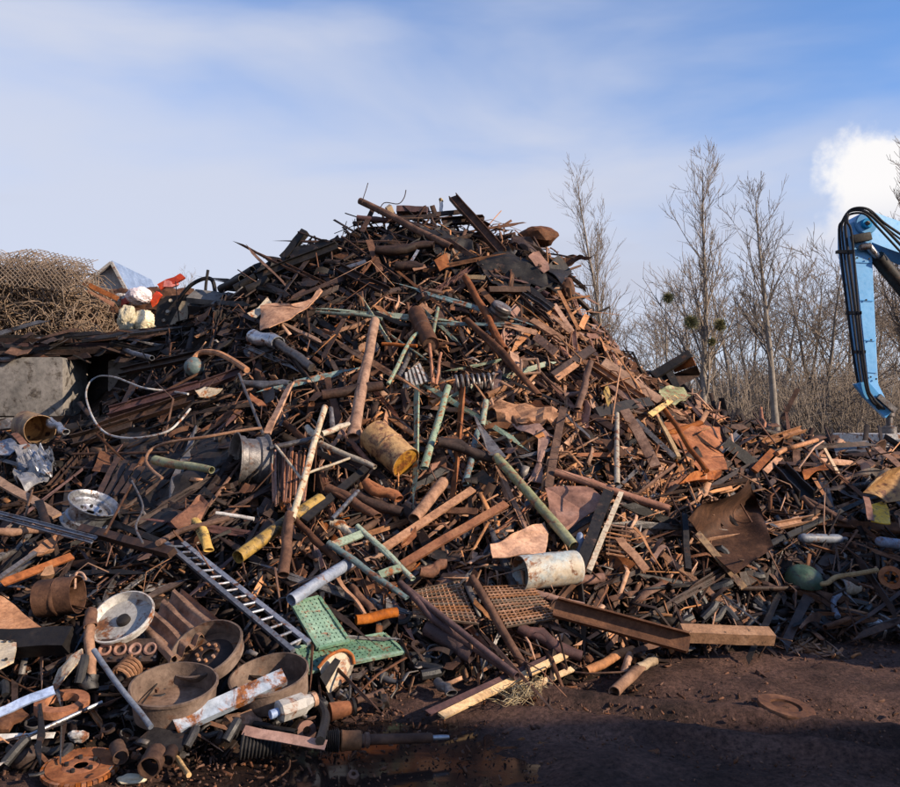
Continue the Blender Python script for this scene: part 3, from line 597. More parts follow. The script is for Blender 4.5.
# ------------------------------------------------------------------ the excavator on the right
def excavator():
    D = 15.0; MB = 'paint_machine_blue'
    e = thing('excavator', 'blue scrap-handling excavator with its arm hanging behind the right end of the heap', 'excavator', Vector((13.2, 17.5, 0)))
    def q(x, y, dd=0): return Q(x, y, D + dd)
    # stick: box section, two faces in view
    back = [(837, 228), (837, 250), (857, 384), (866, 392)]; mid = [(853, 222), (853, 246), (868, 384), (872, 394)]; right = [(874, 219), (872, 246), (878.5, 384), (891, 408)]
    V = []; 
    for i in range(4): V += [q(*back[i], .38), q(*mid[i], -.02), q(*right[i], .02), q(right[i][0] - 12, right[i][1], .52)]
    Fc = []
    for i in range(3):
        for k in range(4): k2 = (k + 1) % 4; Fc.append((i * 4 + k, i * 4 + k2, i * 4 + 4 + k2, i * 4 + 4 + k))
    Fc += [(3, 2, 1, 0), (12, 13, 14, 15)]
    bm = bmesh.new(); vs = [bm.verts.new(v) for v in V]; [bm.faces.new([vs[i] for i in f]) for f in Fc]; bmesh.ops.recalc_face_normals(bm, faces=bm.faces); bmesh.ops.bevel(bm, geom=list(bm.edges), offset=.018, segments=2, affect='EDGES')
    st = add('stick', from_bm(bm), MB, e, angle=30)
    # rounded head with the pivot boss
    hd = add('stick_head', lathe([(.001, -.07), (.19, -.07), (.21, -.05), (.21, .40), (.19, .42), (.001, .42)], q(865, 224, 0), (0, 1, 0), 28), MB, e)
    add('pivot_pin', lathe([(.001, -.13), (.085, -.13), (.10, -.11), (.10, -.05)], q(864, 225, 0), (0, 1, 0), 20), 'paint_machine_blue', hd)
    add('pivot_cap', lathe([(.001, -.155), (.04, -.155), (.045, -.13)], q(864, 225, 0), (0, 1, 0), 16), 'steel_grey', hd)
    # hoses run down the shaded side of the stick
    for k in range(4):
        f = k / 3; x0 = 838.5 + 12 * f; x1 = 858.5 + 7.5 * f; dd = .30 - .36 * f
        pts = [q(876 + 26 * 1, 238 + 5 * k, -.16), q(884 - 2 * k, 222 + 2 * k, -.22), q(868 - 1.5 * k, 209 + 1.6 * k, -.24), q(852 - .5 * k, 210 + 1.6 * k, -.16), q(842 + 2 * k, 219 + k, dd - .22), q(x0, 236, dd - .16), q(x0 + (x1 - x0) * .5, 310, dd - .16), q(x1, 380, dd - .16), q(x1 + 7, 398, dd - .16), q(879 + 2 * k, 409, -.1)]
        add('hydraulic_hose', tube(smooth_pts([p + Vector((random.gauss(0, .012), random.gauss(0, .012), random.gauss(0, .02))) for p in pts], 6), random.uniform(.018, .026), 8), 'hose_black', st)
    for y, xa, xb in ((252, 836.5, 853), (313, 846.5, 860.5), (352, 852.5, 864.5)):
        add('hose_clamp', obox((q(xa, y, .18) + q(xb, y, -.20)) / 2, (q(xb, y, -.22) - q(xa, y, .16)) / 2, Vector((0, -.05, 0)), (0, 0, .028)), 'steel_black', st)
    add('clamp_block', obox(q(861, 238, -.12), (.17, 0, .03), (0, .07, 0), (-.02, 0, .075), .02), 'steel_black', e)
    add('union', lathe([(.001, -.1), (.05, -.1), (.06, -.08), (.06, .1), (.001, .1)], q(865, 247, -.12), (1, 0, .2), 14), 'steel_grey', e)
    for i, y in enumerate((262, 300, 340, 372)): add('weld_seam', tube([q(854.5 + (y - 246) * .11, y, -.034), q(871 + (y - 246) * .045, y + 1.0, .0)], .006, 6), 'paint_machine_blue', st)
    for x, y in ((857, 258), (869, 259), (870.5, 377), (876, 379), (866, 300), (871, 340)): p_ = q(x, y, -.03); add('bolt', lathe([(.001, -.02), (.016, -.02), (.018, 0)], p_, (0, 1, 0), 8), 'steel_black', st)
    # boom and cylinder running down to the machine
    j = q(868, 228, .2); foot = Vector((12.6, 17.2, 2.3)); kn = Vector((10.2, 16.0, j.z - .95))
    add('boom', prism(smooth_pts([j + Vector((-.05, .1, 0)), kn + Vector((.05, 0, .15)), foot], 5), [(-.75, -1), (.75, -1), (.75, 1), (-.75, 1)], .29, Vector((0, 0, 1)), taper=1.25), MB, e)
    c0 = q(872, 251, -.03); c1 = q(903, 300, .45); c2 = Vector((11.4, 16.5, 1.95))
    cy = add('hydraulic_cylinder', tube(line(c0.lerp(c2, .035), c2, 6), .135, 16), 'steel_black', e)
    add('cylinder_rod', tube([c0 + (c0 - c2).normalized() * .12, c0.lerp(c2, .05)], .07, 12), 'steel_bright', cy)
    # link and the rotator under the stick
    add('link_plate', plate([q(855, 384, -.06), q(868, 381, -.06), q(893, 410, -.06), q(886, 418, -.06), q(866, 398, -.06)], .10, 0, 0), MB, e, smooth=False)
    add('link_arm', prism([q(878, 396, -.12), q(895, 411, -.12)], PROF['box'], .05, Vector((0, -1, 0))), 'steel_grey', e)
    h = q(889, 412, .08)
    add('hanger', lathe([(.001, .12), (.09, .12), (.10, .10), (.10, -.08), (.06, -.1), (.06, -.26), (.13, -.28), (.13, -.45), (.001, -.45)], h, (0, 0, 1), 18), 'steel_grey', e)
    gz = h.z - .45
    for k in range(5):
        a = 2 * math.pi * k / 5 + .4; d = Vector((math.cos(a), math.sin(a), 0)); p = [h + Vector((0, 0, -.5)) + d * .10, h + Vector((0, 0, -.62)) + d * .42, h + Vector((0, 0, -1.0)) + d * .50, h + Vector((0, 0, -1.32)) + d * .12]
        add('grab_tine', prism(smooth_pts(p, 4), [(-1, -.3), (1, -.3), (1, .3), (-1, .3)], .11, d, taper=.35), 'steel_black', e)
    add('grab_hub', lathe([(.001, -.44), (.16, -.44), (.2, -.48), (.2, -.62), (.12, -.66), (.001, -.66)], h, (0, 0, 1), 18), 'steel_black', e)
    # the machine itself stands to the right of the picture
    B = Vector((13.2, 17.5, 0))
    add('house', obox(B + Vector((.6, 0, 1.95)), (1.5, 0, 0), (0, 1.3, 0), (0, 0, .6), .06), MB, e)
    add('counterweight', obox(B + Vector((2.35, 0, 1.95)), (.25, 0, 0), (0, 1.25, 0), (0, 0, .55), .08), 'steel_grey', e)
    cb = add('cab', obox(B + Vector((-.35, -.75, 3.3)), (.75, 0, 0), (0, .5, 0), (0, 0, .75), .06), MB, e)
    add('window', obox(B + Vector((-.35, -1.262, 3.42)), (.55, 0, 0), (0, .012, 0), (0, 0, .45)), 'glass_dark', cb, smooth=False)
    add('windscreen', obox(B + Vector((-1.112, -.75, 3.42)), (.012, 0, 0), (0, .4, 0), (0, 0, .5)), 'glass_dark', cb, smooth=False)
    add('slew_ring', lathe([(.001, 1.0), (.8, 1.0), (.85, 1.05), (.85, 1.38), (.001, 1.38)], B, (0, 0, 1), 28), 'steel_black', e)
    add('undercarriage', obox(B + Vector((.2, 0, .8)), (1.2, 0, 0), (0, .7, 0), (0, 0, .22), .05), 'steel_black', e)
    for sy in (-1, 1):
        y = sy * 1.15; pts = []
        for k in range(28):
            a = 2 * math.pi * k / 28; pts.append((max(-1.4, min(1.4, 2.2 * math.cos(a))) + .36 * math.cos(a), .38 + .38 * max(-1, min(1, 1.6 * math.sin(a)))))
        V = [B + Vector((x + .2, y - .28, z + .004)) for x, z in pts] + [B + Vector((x + .2, y + .28, z + .004)) for x, z in pts]; n = len(pts)
        add('track', (V, [(i, (i + 1) % n, n + (i + 1) % n, n + i) for i in range(n)] + [tuple(range(n - 1, -1, -1)), tuple(range(n, 2 * n))]), 'steel_black', e, smooth=False)
excavator()

# ------------------------------------------------------------------ unseen casters added behind and beside the camera to shade the foreground
def shade_building():  # added building, unseen, placed so its shadow edge crosses the foreground
    e = thing('shade_building', 'unseen building added behind the camera to shade the foreground', 'building', Vector((19.5, -6.9, 0)))
    x0, x1, y0, y1, h = 12.0, 27.0, -12.0, -1.3, 6.0
    add('wall', merge(obox(((x0 + x1) / 2, y1 - .1, h / 2), ((x1 - x0) / 2, 0, 0), (0, .1, 0), (0, 0, h / 2)), obox(((x0 + x1) / 2, y0 + .1, h / 2), ((x1 - x0) / 2, 0, 0), (0, .1, 0), (0, 0, h / 2)), obox((x0 + .1, (y0 + y1) / 2, h / 2 - .003), (.1, 0, 0), (0, (y1 - y0) / 2 - .2, 0), (0, 0, h / 2)), obox((x1 - .1, (y0 + y1) / 2, h / 2 - .003), (.1, 0, 0), (0, (y1 - y0) / 2 - .2, 0), (0, 0, h / 2))), 'wall_render', e, smooth=False)
    add('roof', obox(((x0 + x1) / 2, (y0 + y1) / 2, h + .1), ((x1 - x0) / 2 + .15, 0, 0), (0, (y1 - y0) / 2 + .15, 0), (0, 0, .09)), 'metal_roof', e, smooth=False)
    d = add('door', obox((18, y1 + .03, 2.1), (2.0, 0, 0), (0, .025, 0), (0, 0, 2.1)), 'steel_grey', e, smooth=False)
    for k in range(5): add('window', obox((14 + 2.6 * k, y1 + .02, 4.9), (.7, 0, 0), (0, .018, 0), (0, 0, .4)), 'glass_dark', e, smooth=False)
shade_building()
def shade_skip():  # added container, unseen, throws shade over the right toe
    e = thing('shade_container', 'dark open scrap container added out of view at right to cast shade', 'shade_skip', Vector((8.2, 5.6, 0))); c = Vector((8.2, 5.6, 0)); L, W, H, t = 1.5, 1.7, 2.15, .05
    for nm, p, s in (('side_panel', (0, -W, H / 2 + .15), (L, t, H / 2)), ('side_panel', (0, W, H / 2 + .15), (L, t, H / 2)), ('end_panel', (-L + t, 0, H / 2 + .15), (t, W - t, H / 2)), ('end_panel', (L - t, 0, H / 2 + .15), (t, W - t, H / 2)), ('floor_panel', (0, 0, .2), (L - 2 * t, W - t, t))):
        add(nm, obox(c + Vector(p), (s[0], 0, 0), (0, s[1], 0), (0, 0, s[2])), 'rust_dark', e, smooth=False)
    for k in range(4): add('rib', obox(c + Vector((-L - .03, -1.3 + .87 * k, 1.2)), (.03, 0, 0), (0, .04, 0), (0, 0, 1.0)), 'rust_dark', e, smooth=False)
    for sy in (-1, 1): add('skid', obox(c + Vector((0, sy * 1.0, .075)), (L, 0, 0), (0, .06, 0), (0, 0, .075)), 'steel_black', e, smooth=False)
shade_skip()

# ================================================================== TRACED SCRAP
HERO0 = set(bpy.data.objects)
def ends(x1, y1, x2, y2, o, o2): return P(x1, y1, o), P(x2, y2, o if o2 is None else o2)
def pipe(label, x1, y1, x2, y2, w, m, o=.15, o2=None, name='pipe', cat='pipe', hollow=True, dent=.12, wob=1.1, parent=None, crush=None, taper=1.0, sides=14, group=None):
    a, b = ends(x1, y1, x2, y2, o, o2); r = w / 2 * mpp((a + b) / 2); n = 7
    pts = line(a, b, n, 0, r * wob * (3.2 if parent is None and hollow and random.random() < .35 else 1))
    return add(name, tube(pts, [r * (1 + (taper - 1) * i / (n - 1)) for i in range(n)], sides, hollow, dent=dent, crush=(random.choice([0, 0, .2, .45]) if crush is None and hollow else crush or 0)), m, parent, None if parent else label, None if parent else cat, group)
def bar(label, prof, x1, y1, x2, y2, w, m, o=.15, o2=None, name='steel_bar', cat='bar', roll=0.0, twist=0.0, taper=1.0, wob=.6, rag=.3, parent=None, up=None, group=None):
    a, b = ends(x1, y1, x2, y2, o, o2); hw = w / 2 * mpp((a + b) / 2)
    u = up if up is not None else (facing((a + b) / 2) + nrm((a + b) / 2)).normalized()
    return add(name, prism(line(a, b, 6, 0, hw * wob), PROF[prof], hw, u, twist, taper, roll, rag), m, parent, None if parent else label, None if parent else cat, group, angle=25)
def sheet(label, pts, m, o=.16, name='sheet_scrap', cat='sheet metal', th=.009, cuts=3, crumple=.045, freq=3.0, ragged=.012, parent=None, group=None):
    W = [P(p[0], p[1], p[2] if len(p) > 2 else o) for p in pts]
    return add(name, plate(W, th, cuts, crumple, freq, ragged), m, parent, None if parent else label, None if parent else cat, group, angle=18)
def wire(label, pts, w, m, o=.17, name='wire', cat='wire', parent=None, sub=6, prof=None, group=None):
    W = [P(p[0], p[1], p[2] if len(p) > 2 else o) for p in pts]; r = w / 2 * mpp(W[len(W) // 2]); S = smooth_pts(W, sub)
    vf = tube(S, r, 8) if not prof else prism(S, PROF[prof], r, nrm(W[0]), twist=.6)
    return add(name, vf, m, parent, None if parent else label, None if parent else cat, group)

# ---- summit
pipe('long rust-brown pipe slanting across the very top of the heap', 360, 201, 451, 247, 7, 'rust_brown', .12, .18)
bar('short dark strut under the upper end of the summit pipe', 'flat', 373, 209, 362, 232, 5, 'rust_dark', .08)
bar('upright brown steel strip on the shaded side below the summit pipe', 'flat', 369, 240, 380, 271, 7, 'rust_brown', .16)
bar('dark steel post leaning out against the sky on the left shoulder', 'box', 306, 231, 283, 259, 8, 'steel_black', .10)
bar('thin dark rod jutting left from the leaning post', 'flat', 264, 257, 284, 260, 3.4, 'steel_black', .12, name='steel_rod', cat='rod')
bar('long dark beam rising along the left shoulder to the summit', 'ibeam', 258, 277, 338, 246, 9, 'steel_black', .16)
sheet('dark curved sheet arched above the long shoulder beam', [(291, 258), (300, 250), (328, 241), (336, 246), (318, 254), (296, 264)], 'steel_black', .12, crumple=.06)
bar('dark channel with a pale lit edge below the summit on the left', 'channel', 338, 267, 387, 291, 9, 'rust_dark', .18, name='channel_bar')
bar('pale grey metal strip above the dark channel', 'flat', 345, 268, 366, 261, 5, 'galvanised', .16, roll=.4)
pipe('purple-brown pipe lying level under the summit pipe', 357, 218, 396, 221, 6, 'rust_maroon', .10)
bar('stack of thin plates lying level right of the summit pipe', 'box', 397, 210, 427, 211, 7, 'rust_maroon', .06, name='plate_stack', cat='plates')
bar('small pale wood block standing on the summit', 'box', 388, 206, 392, 215, 6, 'wood_pale', .06, name='wood_block', cat='wood')
bar('long dark flat bar level across the summit', 'plank', 394, 219, 436, 216, 5, 'rust_dark', .08)
bar('brown steel beam pointing up to the sky right of the summit', 'ibeam', 453, 197, 502, 252, 9, 'rust_brown', .12, .18, name='steel_beam', cat='beam')
bar('dark beam lying level right of the white post', 'channel', 443, 222, 484, 219, 8, 'rust_dark', .12, name='steel_beam', cat='beam')
bar('thin dark bar above the level dark beam', 'plank', 434, 215, 466, 211, 5, 'rust_dark', .08)
e = thing('white_post', 'short white post with yellow cap on the summit', 'post', P(441, 213, .05))
pipe('', 441, 202, 441, 214, 3.6, 'paint_white', .06, name='shaft', parent=e, hollow=False)
pipe('', 441, 199.5, 441, 202, 3.9, 'paint_yellow', .06, name='cap', parent=e, hollow=False)
sheet('large black steel sheet facing out just below the summit', [(419, 229), (468, 229), (478, 262), (455, 262), (437, 256), (423, 244)], 'steel_black', .09, crumple=.10, cuts=4)
sheet('broad black panel leaning right of the summit above the tan rubble', [(476, 264, .10), (504, 250, .12), (522, 257, .14), (563, 287, .14), (557, 293, .12), (531, 283, .16), (528, 291, .14), (498, 289, .12)], 'steel_black', .22, crumple=.06, cuts=4)
pipe('thick dark pipe with open end below the summit pipe', 376, 250, 434, 245, 9, 'rust_dark', .20)
pipe('dark pipe with torn tan end under the thick dark pipe', 396, 266, 424, 268, 10, 'rust_dark', .18)
sheet('tan torn flap at the end of the dark pipe', [(411, 263), (424, 264), (427, 270), (414, 271)], 'rust_tan', .24, cuts=1)
sheet('orange-tan three-cornered plate under the black sheet', [(434, 262), (446, 256), (450, 266), (439, 274)], 'rust_orange', .20, cuts=1)
bar('thin pale strut standing below the thick dark pipe', 'flat', 418, 250, 411, 262, 3, 'galvanised', .24)
pipe('straight orange-brown pipe running down from the pale wood strip', 465, 277, 505, 350, 7, 'rust_orange', .20, .2)
pipe('long red-brown pipe sloping down right, crossing the straight orange pipe', 467, 320, 539, 395, 6.5, 'rust_brown', .22, .24)
bar('short pale wood strip below the black sheet', 'plank', 466, 277, 485, 278, 4.5, 'wood_pale', .24, name='wood_strip', cat='wood')
bar('brown bar with pale cut end under the black panel', 'box', 489, 290, 529, 290, 6, 'rust_brown', .22)
bar('grey-tan strip beside the top of the straight orange pipe', 'flat', 480, 289, 495, 305, 6, 'rust_tan', .16)
e = thing('banded_drum', 'small grey drum with dark bands right of the orange pipe', 'drum', P(496, 316, .12)); c = P(497, 316, .16)
add('body', lathe([(.001, -.12), (.11, -.12), (.12, -.10), (.12, .14), (.11, .15), (.001, .15)], c, (.5, -.5, .9), 22, dent=.05), 'steel_grey', e)
for z in (-.05, .04, .10): add('band', lathe([(.119, z - .012), (.13, z - .01), (.13, z + .01), (.119, z + .012)], c, (.5, -.5, .9), 22), 'steel_black', e)
# ---- right shoulder
def lump(label, px, py, r, m, sq=(1, 1, 1), o=.15, name='crumpled_tank', cat='tank', rough=.25, parent=None):
    c = P(px, py, o); r = r * mpp(c); bm = bmesh.new(); bmesh.ops.create_icosphere(bm, subdivisions=3, radius=1); s = random.random() * 50
    for v in bm.verts:
        d = v.co.normalized(); v.co = Vector((d.x * sq[0], d.y * sq[1], d.z * sq[2])) * r * (1 + rough * (round(3 * mnoise.noise(d * 1.4 + Vector((s, 0, 0)))) / 3 + .5 * mnoise.noise(d * 4 + Vector((s, 0, 0))))) + c
    return add(name, from_bm(bm), m, parent, None if parent else label, None if parent else cat, angle=28)
lump('crumpled brown tank sitting on the right shoulder against the sky', 539, 237, 17, 'rust_brown', (1.1, .9, .65), .05)
sheet('dark ragged strip below the crumpled tank', [(512, 236), (522, 237), (549, 256), (546, 262), (528, 252), (510, 242)], 'rust_dark', .16, crumple=.08)
sheet('rounded pinkish plate leaning on the right shoulder', [(528, 258), (533, 252), (539, 251), (548, 263), (549, 270), (544, 273), (536, 266)], 'rust_pink', .26, crumple=.02)
sheet('black sheet under the jagged spike on the right shoulder', [(546, 268), (556, 257), (572, 272), (562, 284)], 'steel_black', .22, crumple=.03)
sheet('jagged brown spike of torn metal sticking out right against the sky', [(556, 259), (566, 257), (577, 257), (594, 255), (578, 261), (566, 265), (559, 264)], 'rust_brown', .10, crumple=.06, ragged=.03)
lump('small brown dented box below the jagged spike', 567, 289, 10, 'rust_brown', (.8, .9, 1.2), .12, 'dented_box', 'box')
# ---- right flank strips
for lb, pr, a in (
 ('grey bar with lit edge under the black panel', 'channel', (523, 291, 550, 310, 6, 'steel_grey')), ('black bar right beside the grey lit bar', 'plank', (529, 288, 553, 307, 6, 'steel_black')),
 ('thin tan strip dropping steeply from the right shoulder', 'flat', (559, 291, 579, 330, 4, 'rust_tan')), ('tan curved strip beside the steep thin strip', 'flat', (554, 304, 572, 331, 5, 'rust_tan')),
 ('short tan bar left of the curved strip', 'plank', (551, 316, 571, 332, 5, 'rust_tan')), ('broad tan plate strip sloping down right below the grey bar', 'plank', (531, 320, 563, 340, 8, 'rust_tan')),
 ('flat tan strip left of the broad tan plate strip', 'flat', (504, 324, 537, 333, 6, 'rust_tan')), ('tan slab under the broad tan plate strip', 'plank', (536, 337, 556, 353, 8, 'rust_tan')),
 ('small tan tongue standing up at the skyline of the right flank', 'flat', (581, 328, 587, 315, 6, 'rust_tan')), ('dark angle iron slanting down left on the right flank', 'angle', (592, 349, 553, 377, 9, 'rust_dark')),
 ('tan bar right under the dark angle iron', 'plank', (577, 364, 556, 379, 6, 'rust_tan')), ('narrow tan strip beside the broad tan plank on the right flank', 'channel', (593, 365, 644, 399, 7, 'rust_tan')),
 ('broad tan plank sloping down the right flank skyline', 'plank', (602, 362, 659, 401, 12, 'rust_tan')), ('black slab wedged under the yellow scraps', 'plank', (596, 413, 651, 402, 11, 'steel_black')),
 ('dark brown board below the black slab', 'plank', (592, 416, 622, 434, 8, 'rust_dark')), ('brown plank standing steeply right of the pale yellow post', 'plank', (625, 411, 656, 467, 10, 'rust_tan')),
 ('grey-tan bar crossing behind the steep brown plank', 'box', (635, 421, 674, 458, 5.5, 'steel_grey')), ('thin pale bar left of the rust-red tool handle', 'box', (659, 418, 679, 458, 4, 'wood_pale')),
 ('vertical brown board in the middle of the slope above the rusted fender', 'plank', (563, 408, 548, 488, 8, 'rust_brown')),
 ):
    bar(lb, pr, *a, o=.2, o2=.2, roll=random.uniform(-.3, .3))
pipe('brown-grey tube leaning on the dark angle iron', 591, 362, 577, 409, 6.5, 'rust_brown', .22)
pipe('pale yellow upright post on the right half of the slope', 617, 414, 617, 484, 5, 'paint_cream', .24)
sheet('small bright yellow torn scrap on the right flank', [(606, 384), (610, 392), (611, 400), (608, 407), (605, 399), (603, 392)], 'paint_yellow', .24, cuts=1)
sheet('second yellow scrap lying left of the bright one', [(600, 395), (603, 389), (605, 399), (601, 403)], 'paint_ochre', .2, cuts=1)
e = thing('pick_tool', 'yellow-headed pick with a rust-red handle near the orange sheet', 'tool', P(690, 440, .2))
bar('', 'plank', 650, 415, 676, 397, 6, 'paint_yellow', .26, name='head', parent=e, taper=.8)
pipe('', 662, 406, 707, 471, 5, 'rust_orange', .26, .24, name='handle', parent=e, hollow=False)
sheet('large orange-tan sheet on the right flank below the pick', [(663, 421), (692, 425), (720, 427), (723, 450), (726, 471), (700, 472), (685, 455), (668, 432)], 'rust_orange', .17, crumple=.015, cuts=3)
sheet('bright orange crumpled sheet below the large orange-tan one', [(680, 483), (690, 474), (704, 472), (718, 474), (717, 481), (706, 484)], 'rust_orange', .2, crumple=.04)
e = thing('steel_crate', 'dark open steel box with a brown panel tilted on the right skyline', 'box', P(678, 372, .1))
sheet('', [(650, 372), (688, 350), (692, 356), (656, 378)], 'steel_black', .16, name='top_rail', parent=e, th=.05, cuts=0, crumple=0)
sheet('', [(672, 366), (692, 357), (696, 365), (675, 373)], 'rust_orange', .14, name='panel', parent=e, th=.01, cuts=1, crumple=.01)
sheet('', [(675, 374), (697, 366), (700, 375), (680, 386)], 'rust_dark', .16, name='panel', parent=e, th=.02, cuts=1, crumple=.01)
sheet('', [(664, 370), (671, 366), (680, 385), (674, 388)], 'steel_black', .20, name='post', parent=e, th=.05, cuts=0, crumple=0)
sheet('', [(652, 374), (663, 370), (674, 388), (660, 388)], 'steel_black', .13, name='side', parent=e, th=.02, cuts=1, crumple=.01)
sheet('grey-green plate lying below the dark open box', [(658, 390), (684, 386), (690, 399), (672, 407), (660, 401)], 'paint_olive', .14)
# ---- right tail
for lb, pr, a in (
 ('toothed tan bar lying on the right tail of the heap', 'channel', (765, 442, 803, 429, 7, 'rust_tan')), ('orange-tan upright flange of the black channel on the right tail', 'plank', (754, 471, 773, 451, 7, 'rust_orange')),
 ('second orange-tan flange right of the first', 'plank', (765, 472, 780, 457, 6, 'rust_tan')), ('wide black channel pointing down right on the right tail', 'channel', (779, 466, 807, 495, 15, 'steel_black')),
 ('short brown upright strip under the curved tan tube', 'plank', (796, 450, 797, 472, 7, 'rust_brown')), ('thin tan strip below the orange torn plate', 'flat', (814, 478, 831, 507, 4, 'rust_tan')),
 ('short tan strip beside the thin one below the torn plate', 'flat', (822, 478, 828, 494, 4, 'rust_tan')), ('thin pale bar leaning on the dark grey plate', 'box', (824, 448, 839, 476, 3, 'wood_pale')),
 ('small tan slab right of the dark grey plate', 'plank', (859, 461, 872, 467, 8, 'rust_tan')), ('tan strip at the right edge of the photo above the brown hood', 'flat', (877, 447, 902, 468, 6, 'rust_tan')),
 ('dark two-tone bar standing up left of the excavator grab', 'angle', (782, 420, 798, 389, 4.5, 'rust_brown')), ('black sloping bar left of the toothed tan bar', 'plank', (724, 442, 756, 466, 12, 'steel_black')),
 ('grey ribbed bar beside the large orange-tan sheet', 'channel', (722, 450, 739, 433, 7, 'steel_grey'))):
    bar(lb, pr, *a, o=.2, o2=.18)
pipe('thin orange post standing on the right tail skyline', 761, 408, 764, 434, 3, 'rust_orange', .1)
wire('curved tan tube on the right tail', [(777, 454), (786, 449), (797, 446), (817, 440)], 4.5, 'rust_tan', .24, 'tube', 'pipe')
sheet('orange torn plate on the right tail', [(801, 471), (812, 467), (826, 463), (827, 470), (816, 473), (804, 479)], 'rust_orange', .22, ragged=.03)
pipe('straight brown pipe below the black channel on the right tail', 803, 497, 848, 521, 5.5, 'rust_brown', .2)
sheet('dark grey plate standing at the back of the right tail', [(834, 445), (868, 441), (867, 454), (836, 456)], 'steel_grey', .14, crumple=.01)
sheet('brown dented hood at the right edge of the photo', [(862, 493, .35), (874, 480, .5), (890, 471, .6), (914, 463, .6), (914, 500, .45), (888, 502, .42)], 'paint_ochre', .4, cuts=3, crumple=.05, name='dented_hood', cat='hood')
sheet('yellow-ochre plate under the brown dented hood', [(869, 505), (885, 501), (891, 523), (871, 523)], 'paint_yellow', .36, crumple=.02)
bar('grey-pink bent flap left of the yellow-ochre plate', 'flat', 866, 497, 871, 520, 6, 'rust_pink', .38)
lump('crushed ochre machine cover bulging at the right edge of the photo', 896, 492, 21, 'paint_ochre', (1.1, .8, .95), .12, 'machine_cover', 'cover', .38)
def shell():
    e = [(688, 519, .52), (702, 504, .58), (722, 499, .62), (740, 491, .66), (748, 479, .70)], [(700, 534, .20), (717, 525, .16), (736, 511, .16), (750, 503, .20), (757, 500, .30)], [(712, 552, .24), (727, 544, .20), (745, 533, .20), (760, 524, .24), (768, 531, .30)], [(735, 574, .34), (746, 566, .34), (757, 559, .36), (767, 552, .38), (774, 547, .40)]
    G_ = [[P(*p) for p in r] for r in e]; V = []; Fc = []; n = 14; rows = []
    cols_ = [smooth_pts([r[k] for r in G_], 5) for k in range(5)]; R_ = len(cols_[0])
    grid = [smooth_pts([cols_[k][i] for k in range(5)], 4) for i in range(R_)]; C_ = len(grid[0])
    for i in range(R_):
        for k in range(C_): p = grid[i][k]; V.append(p + Vector((0, -1, .3)) * .02 * mnoise.noise(p * 5))
    N_ = R_ * C_
    V += [v + Vector((0.0, .012, -.004)) for v in V]
    for i in range(R_ - 1):
        for k in range(C_ - 1): q = (i * C_ + k, i * C_ + k + 1, (i + 1) * C_ + k + 1, (i + 1) * C_ + k); Fc.append(q); Fc.append(tuple(N_ + a for a in reversed(q)))
    rim = [k for k in range(C_)] + [i * C_ + C_ - 1 for i in range(1, R_)] + [(R_ - 1) * C_ + k for k in range(C_ - 2, -1, -1)] + [i * C_ for i in range(R_ - 2, 0, -1)]
    for a, b in zip(rim, rim[1:] + rim[:1]): Fc.append((a, b, b + N_, a + N_))
    add('tank_shell', (V, Fc), 'rust_brown', label='large curved dark tank shell lying open low on the right side of the heap', cat='tank shell')
shell()
bar('dark bar with ochre lower end crossing in front of the curved tank shell', 'plank', 697, 533, 744, 588, 7, 'paint_ochre', .30, .16)
bar('dark upright bar left of the curved tank shell', 'box', 684, 515, 688, 570, 6, 'steel_black', .24)
# ---- lower right toe
e = thing('gas_cylinder', 'grey-blue gas cylinder lying level low on the right tail', 'gas cylinder', P(820, 542, .08)); a, b = P(799, 538, .26), P(842, 539, .26); r = 4.8 * mpp(a)
add('body', tube([a, a.lerp(b, .03), a.lerp(b, .1), a.lerp(b, .9), a.lerp(b, .97), b], [r * .3, r * .75, r, r, r * .75, r * .3], 16), 'paint_slate', e)
add('valve', tube([b, b + (b - a).normalized() * .05], .02, 10), 'steel_grey', e)
e = thing('gas_cylinder', 'grey-blue gas cylinder with orange shoulder at the right edge of the photo', 'gas cylinder', P(890, 545, .08)); a, b = P(876, 541, .26), P(914, 546, .26); r = 5 * mpp(a)
add('body', tube([a, a.lerp(b, .03), a.lerp(b, .1), b], [r * .3, r * .75, r, r], 16), 'paint_slate', e)
add('shoulder', tube([b, b.lerp(b + (b - a), .15), b.lerp(b + (b - a), .3)], [r * 1.02, r * .9, r * .3], 16), 'rust_orange', e)
c = P(803, 581, .09); r = 19 * mpp(c)
add('green_bowl', lathe([(r, 0), (r * .97, r * .25), (r * .8, r * .55), (r * .45, r * .74), (.001, r * .8), (.001, r * .77), (r * .43, r * .71), (r * .77, r * .53), (r * .94, r * .24), (r * .975, 0)], c, (.1, -.3, 1), 30, dent=.06), 'paint_dark_green', label='upturned dark green bowl with jagged rim on the right toe', cat='bowl')
wire('pale bent branch lying in front of the green bowl', [(816, 584), (827, 583), (836, 577), (855, 574), (877, 570)], 5, 'wood_pale', .2, 'branch', 'branch')
e = thing('tin_can', 'small open cream tin can below the pale branch', 'can', P(848, 588, .05)); c = P(848, 587, .10); ax = (-1, -.35, .1); r = .065
add('body', lathe([(.001, -.08), (r, -.08), (r, .08), (r * .93, .08), (r * .93, -.07), (.001, -.07)], c, ax, 20), 'paint_cream', e)
add('lip', lathe([(r * .93, .079), (r * 1.05, .079), (r * 1.05, .092), (r * .93, .092)], c, ax, 20), 'steel_grey', e)
wire('short curved blue-grey hose end below the tin can', [(840, 594), (834, 600), (834, 608), (838, 617)], 6, 'paint_slate', .14, 'hose', 'hose')
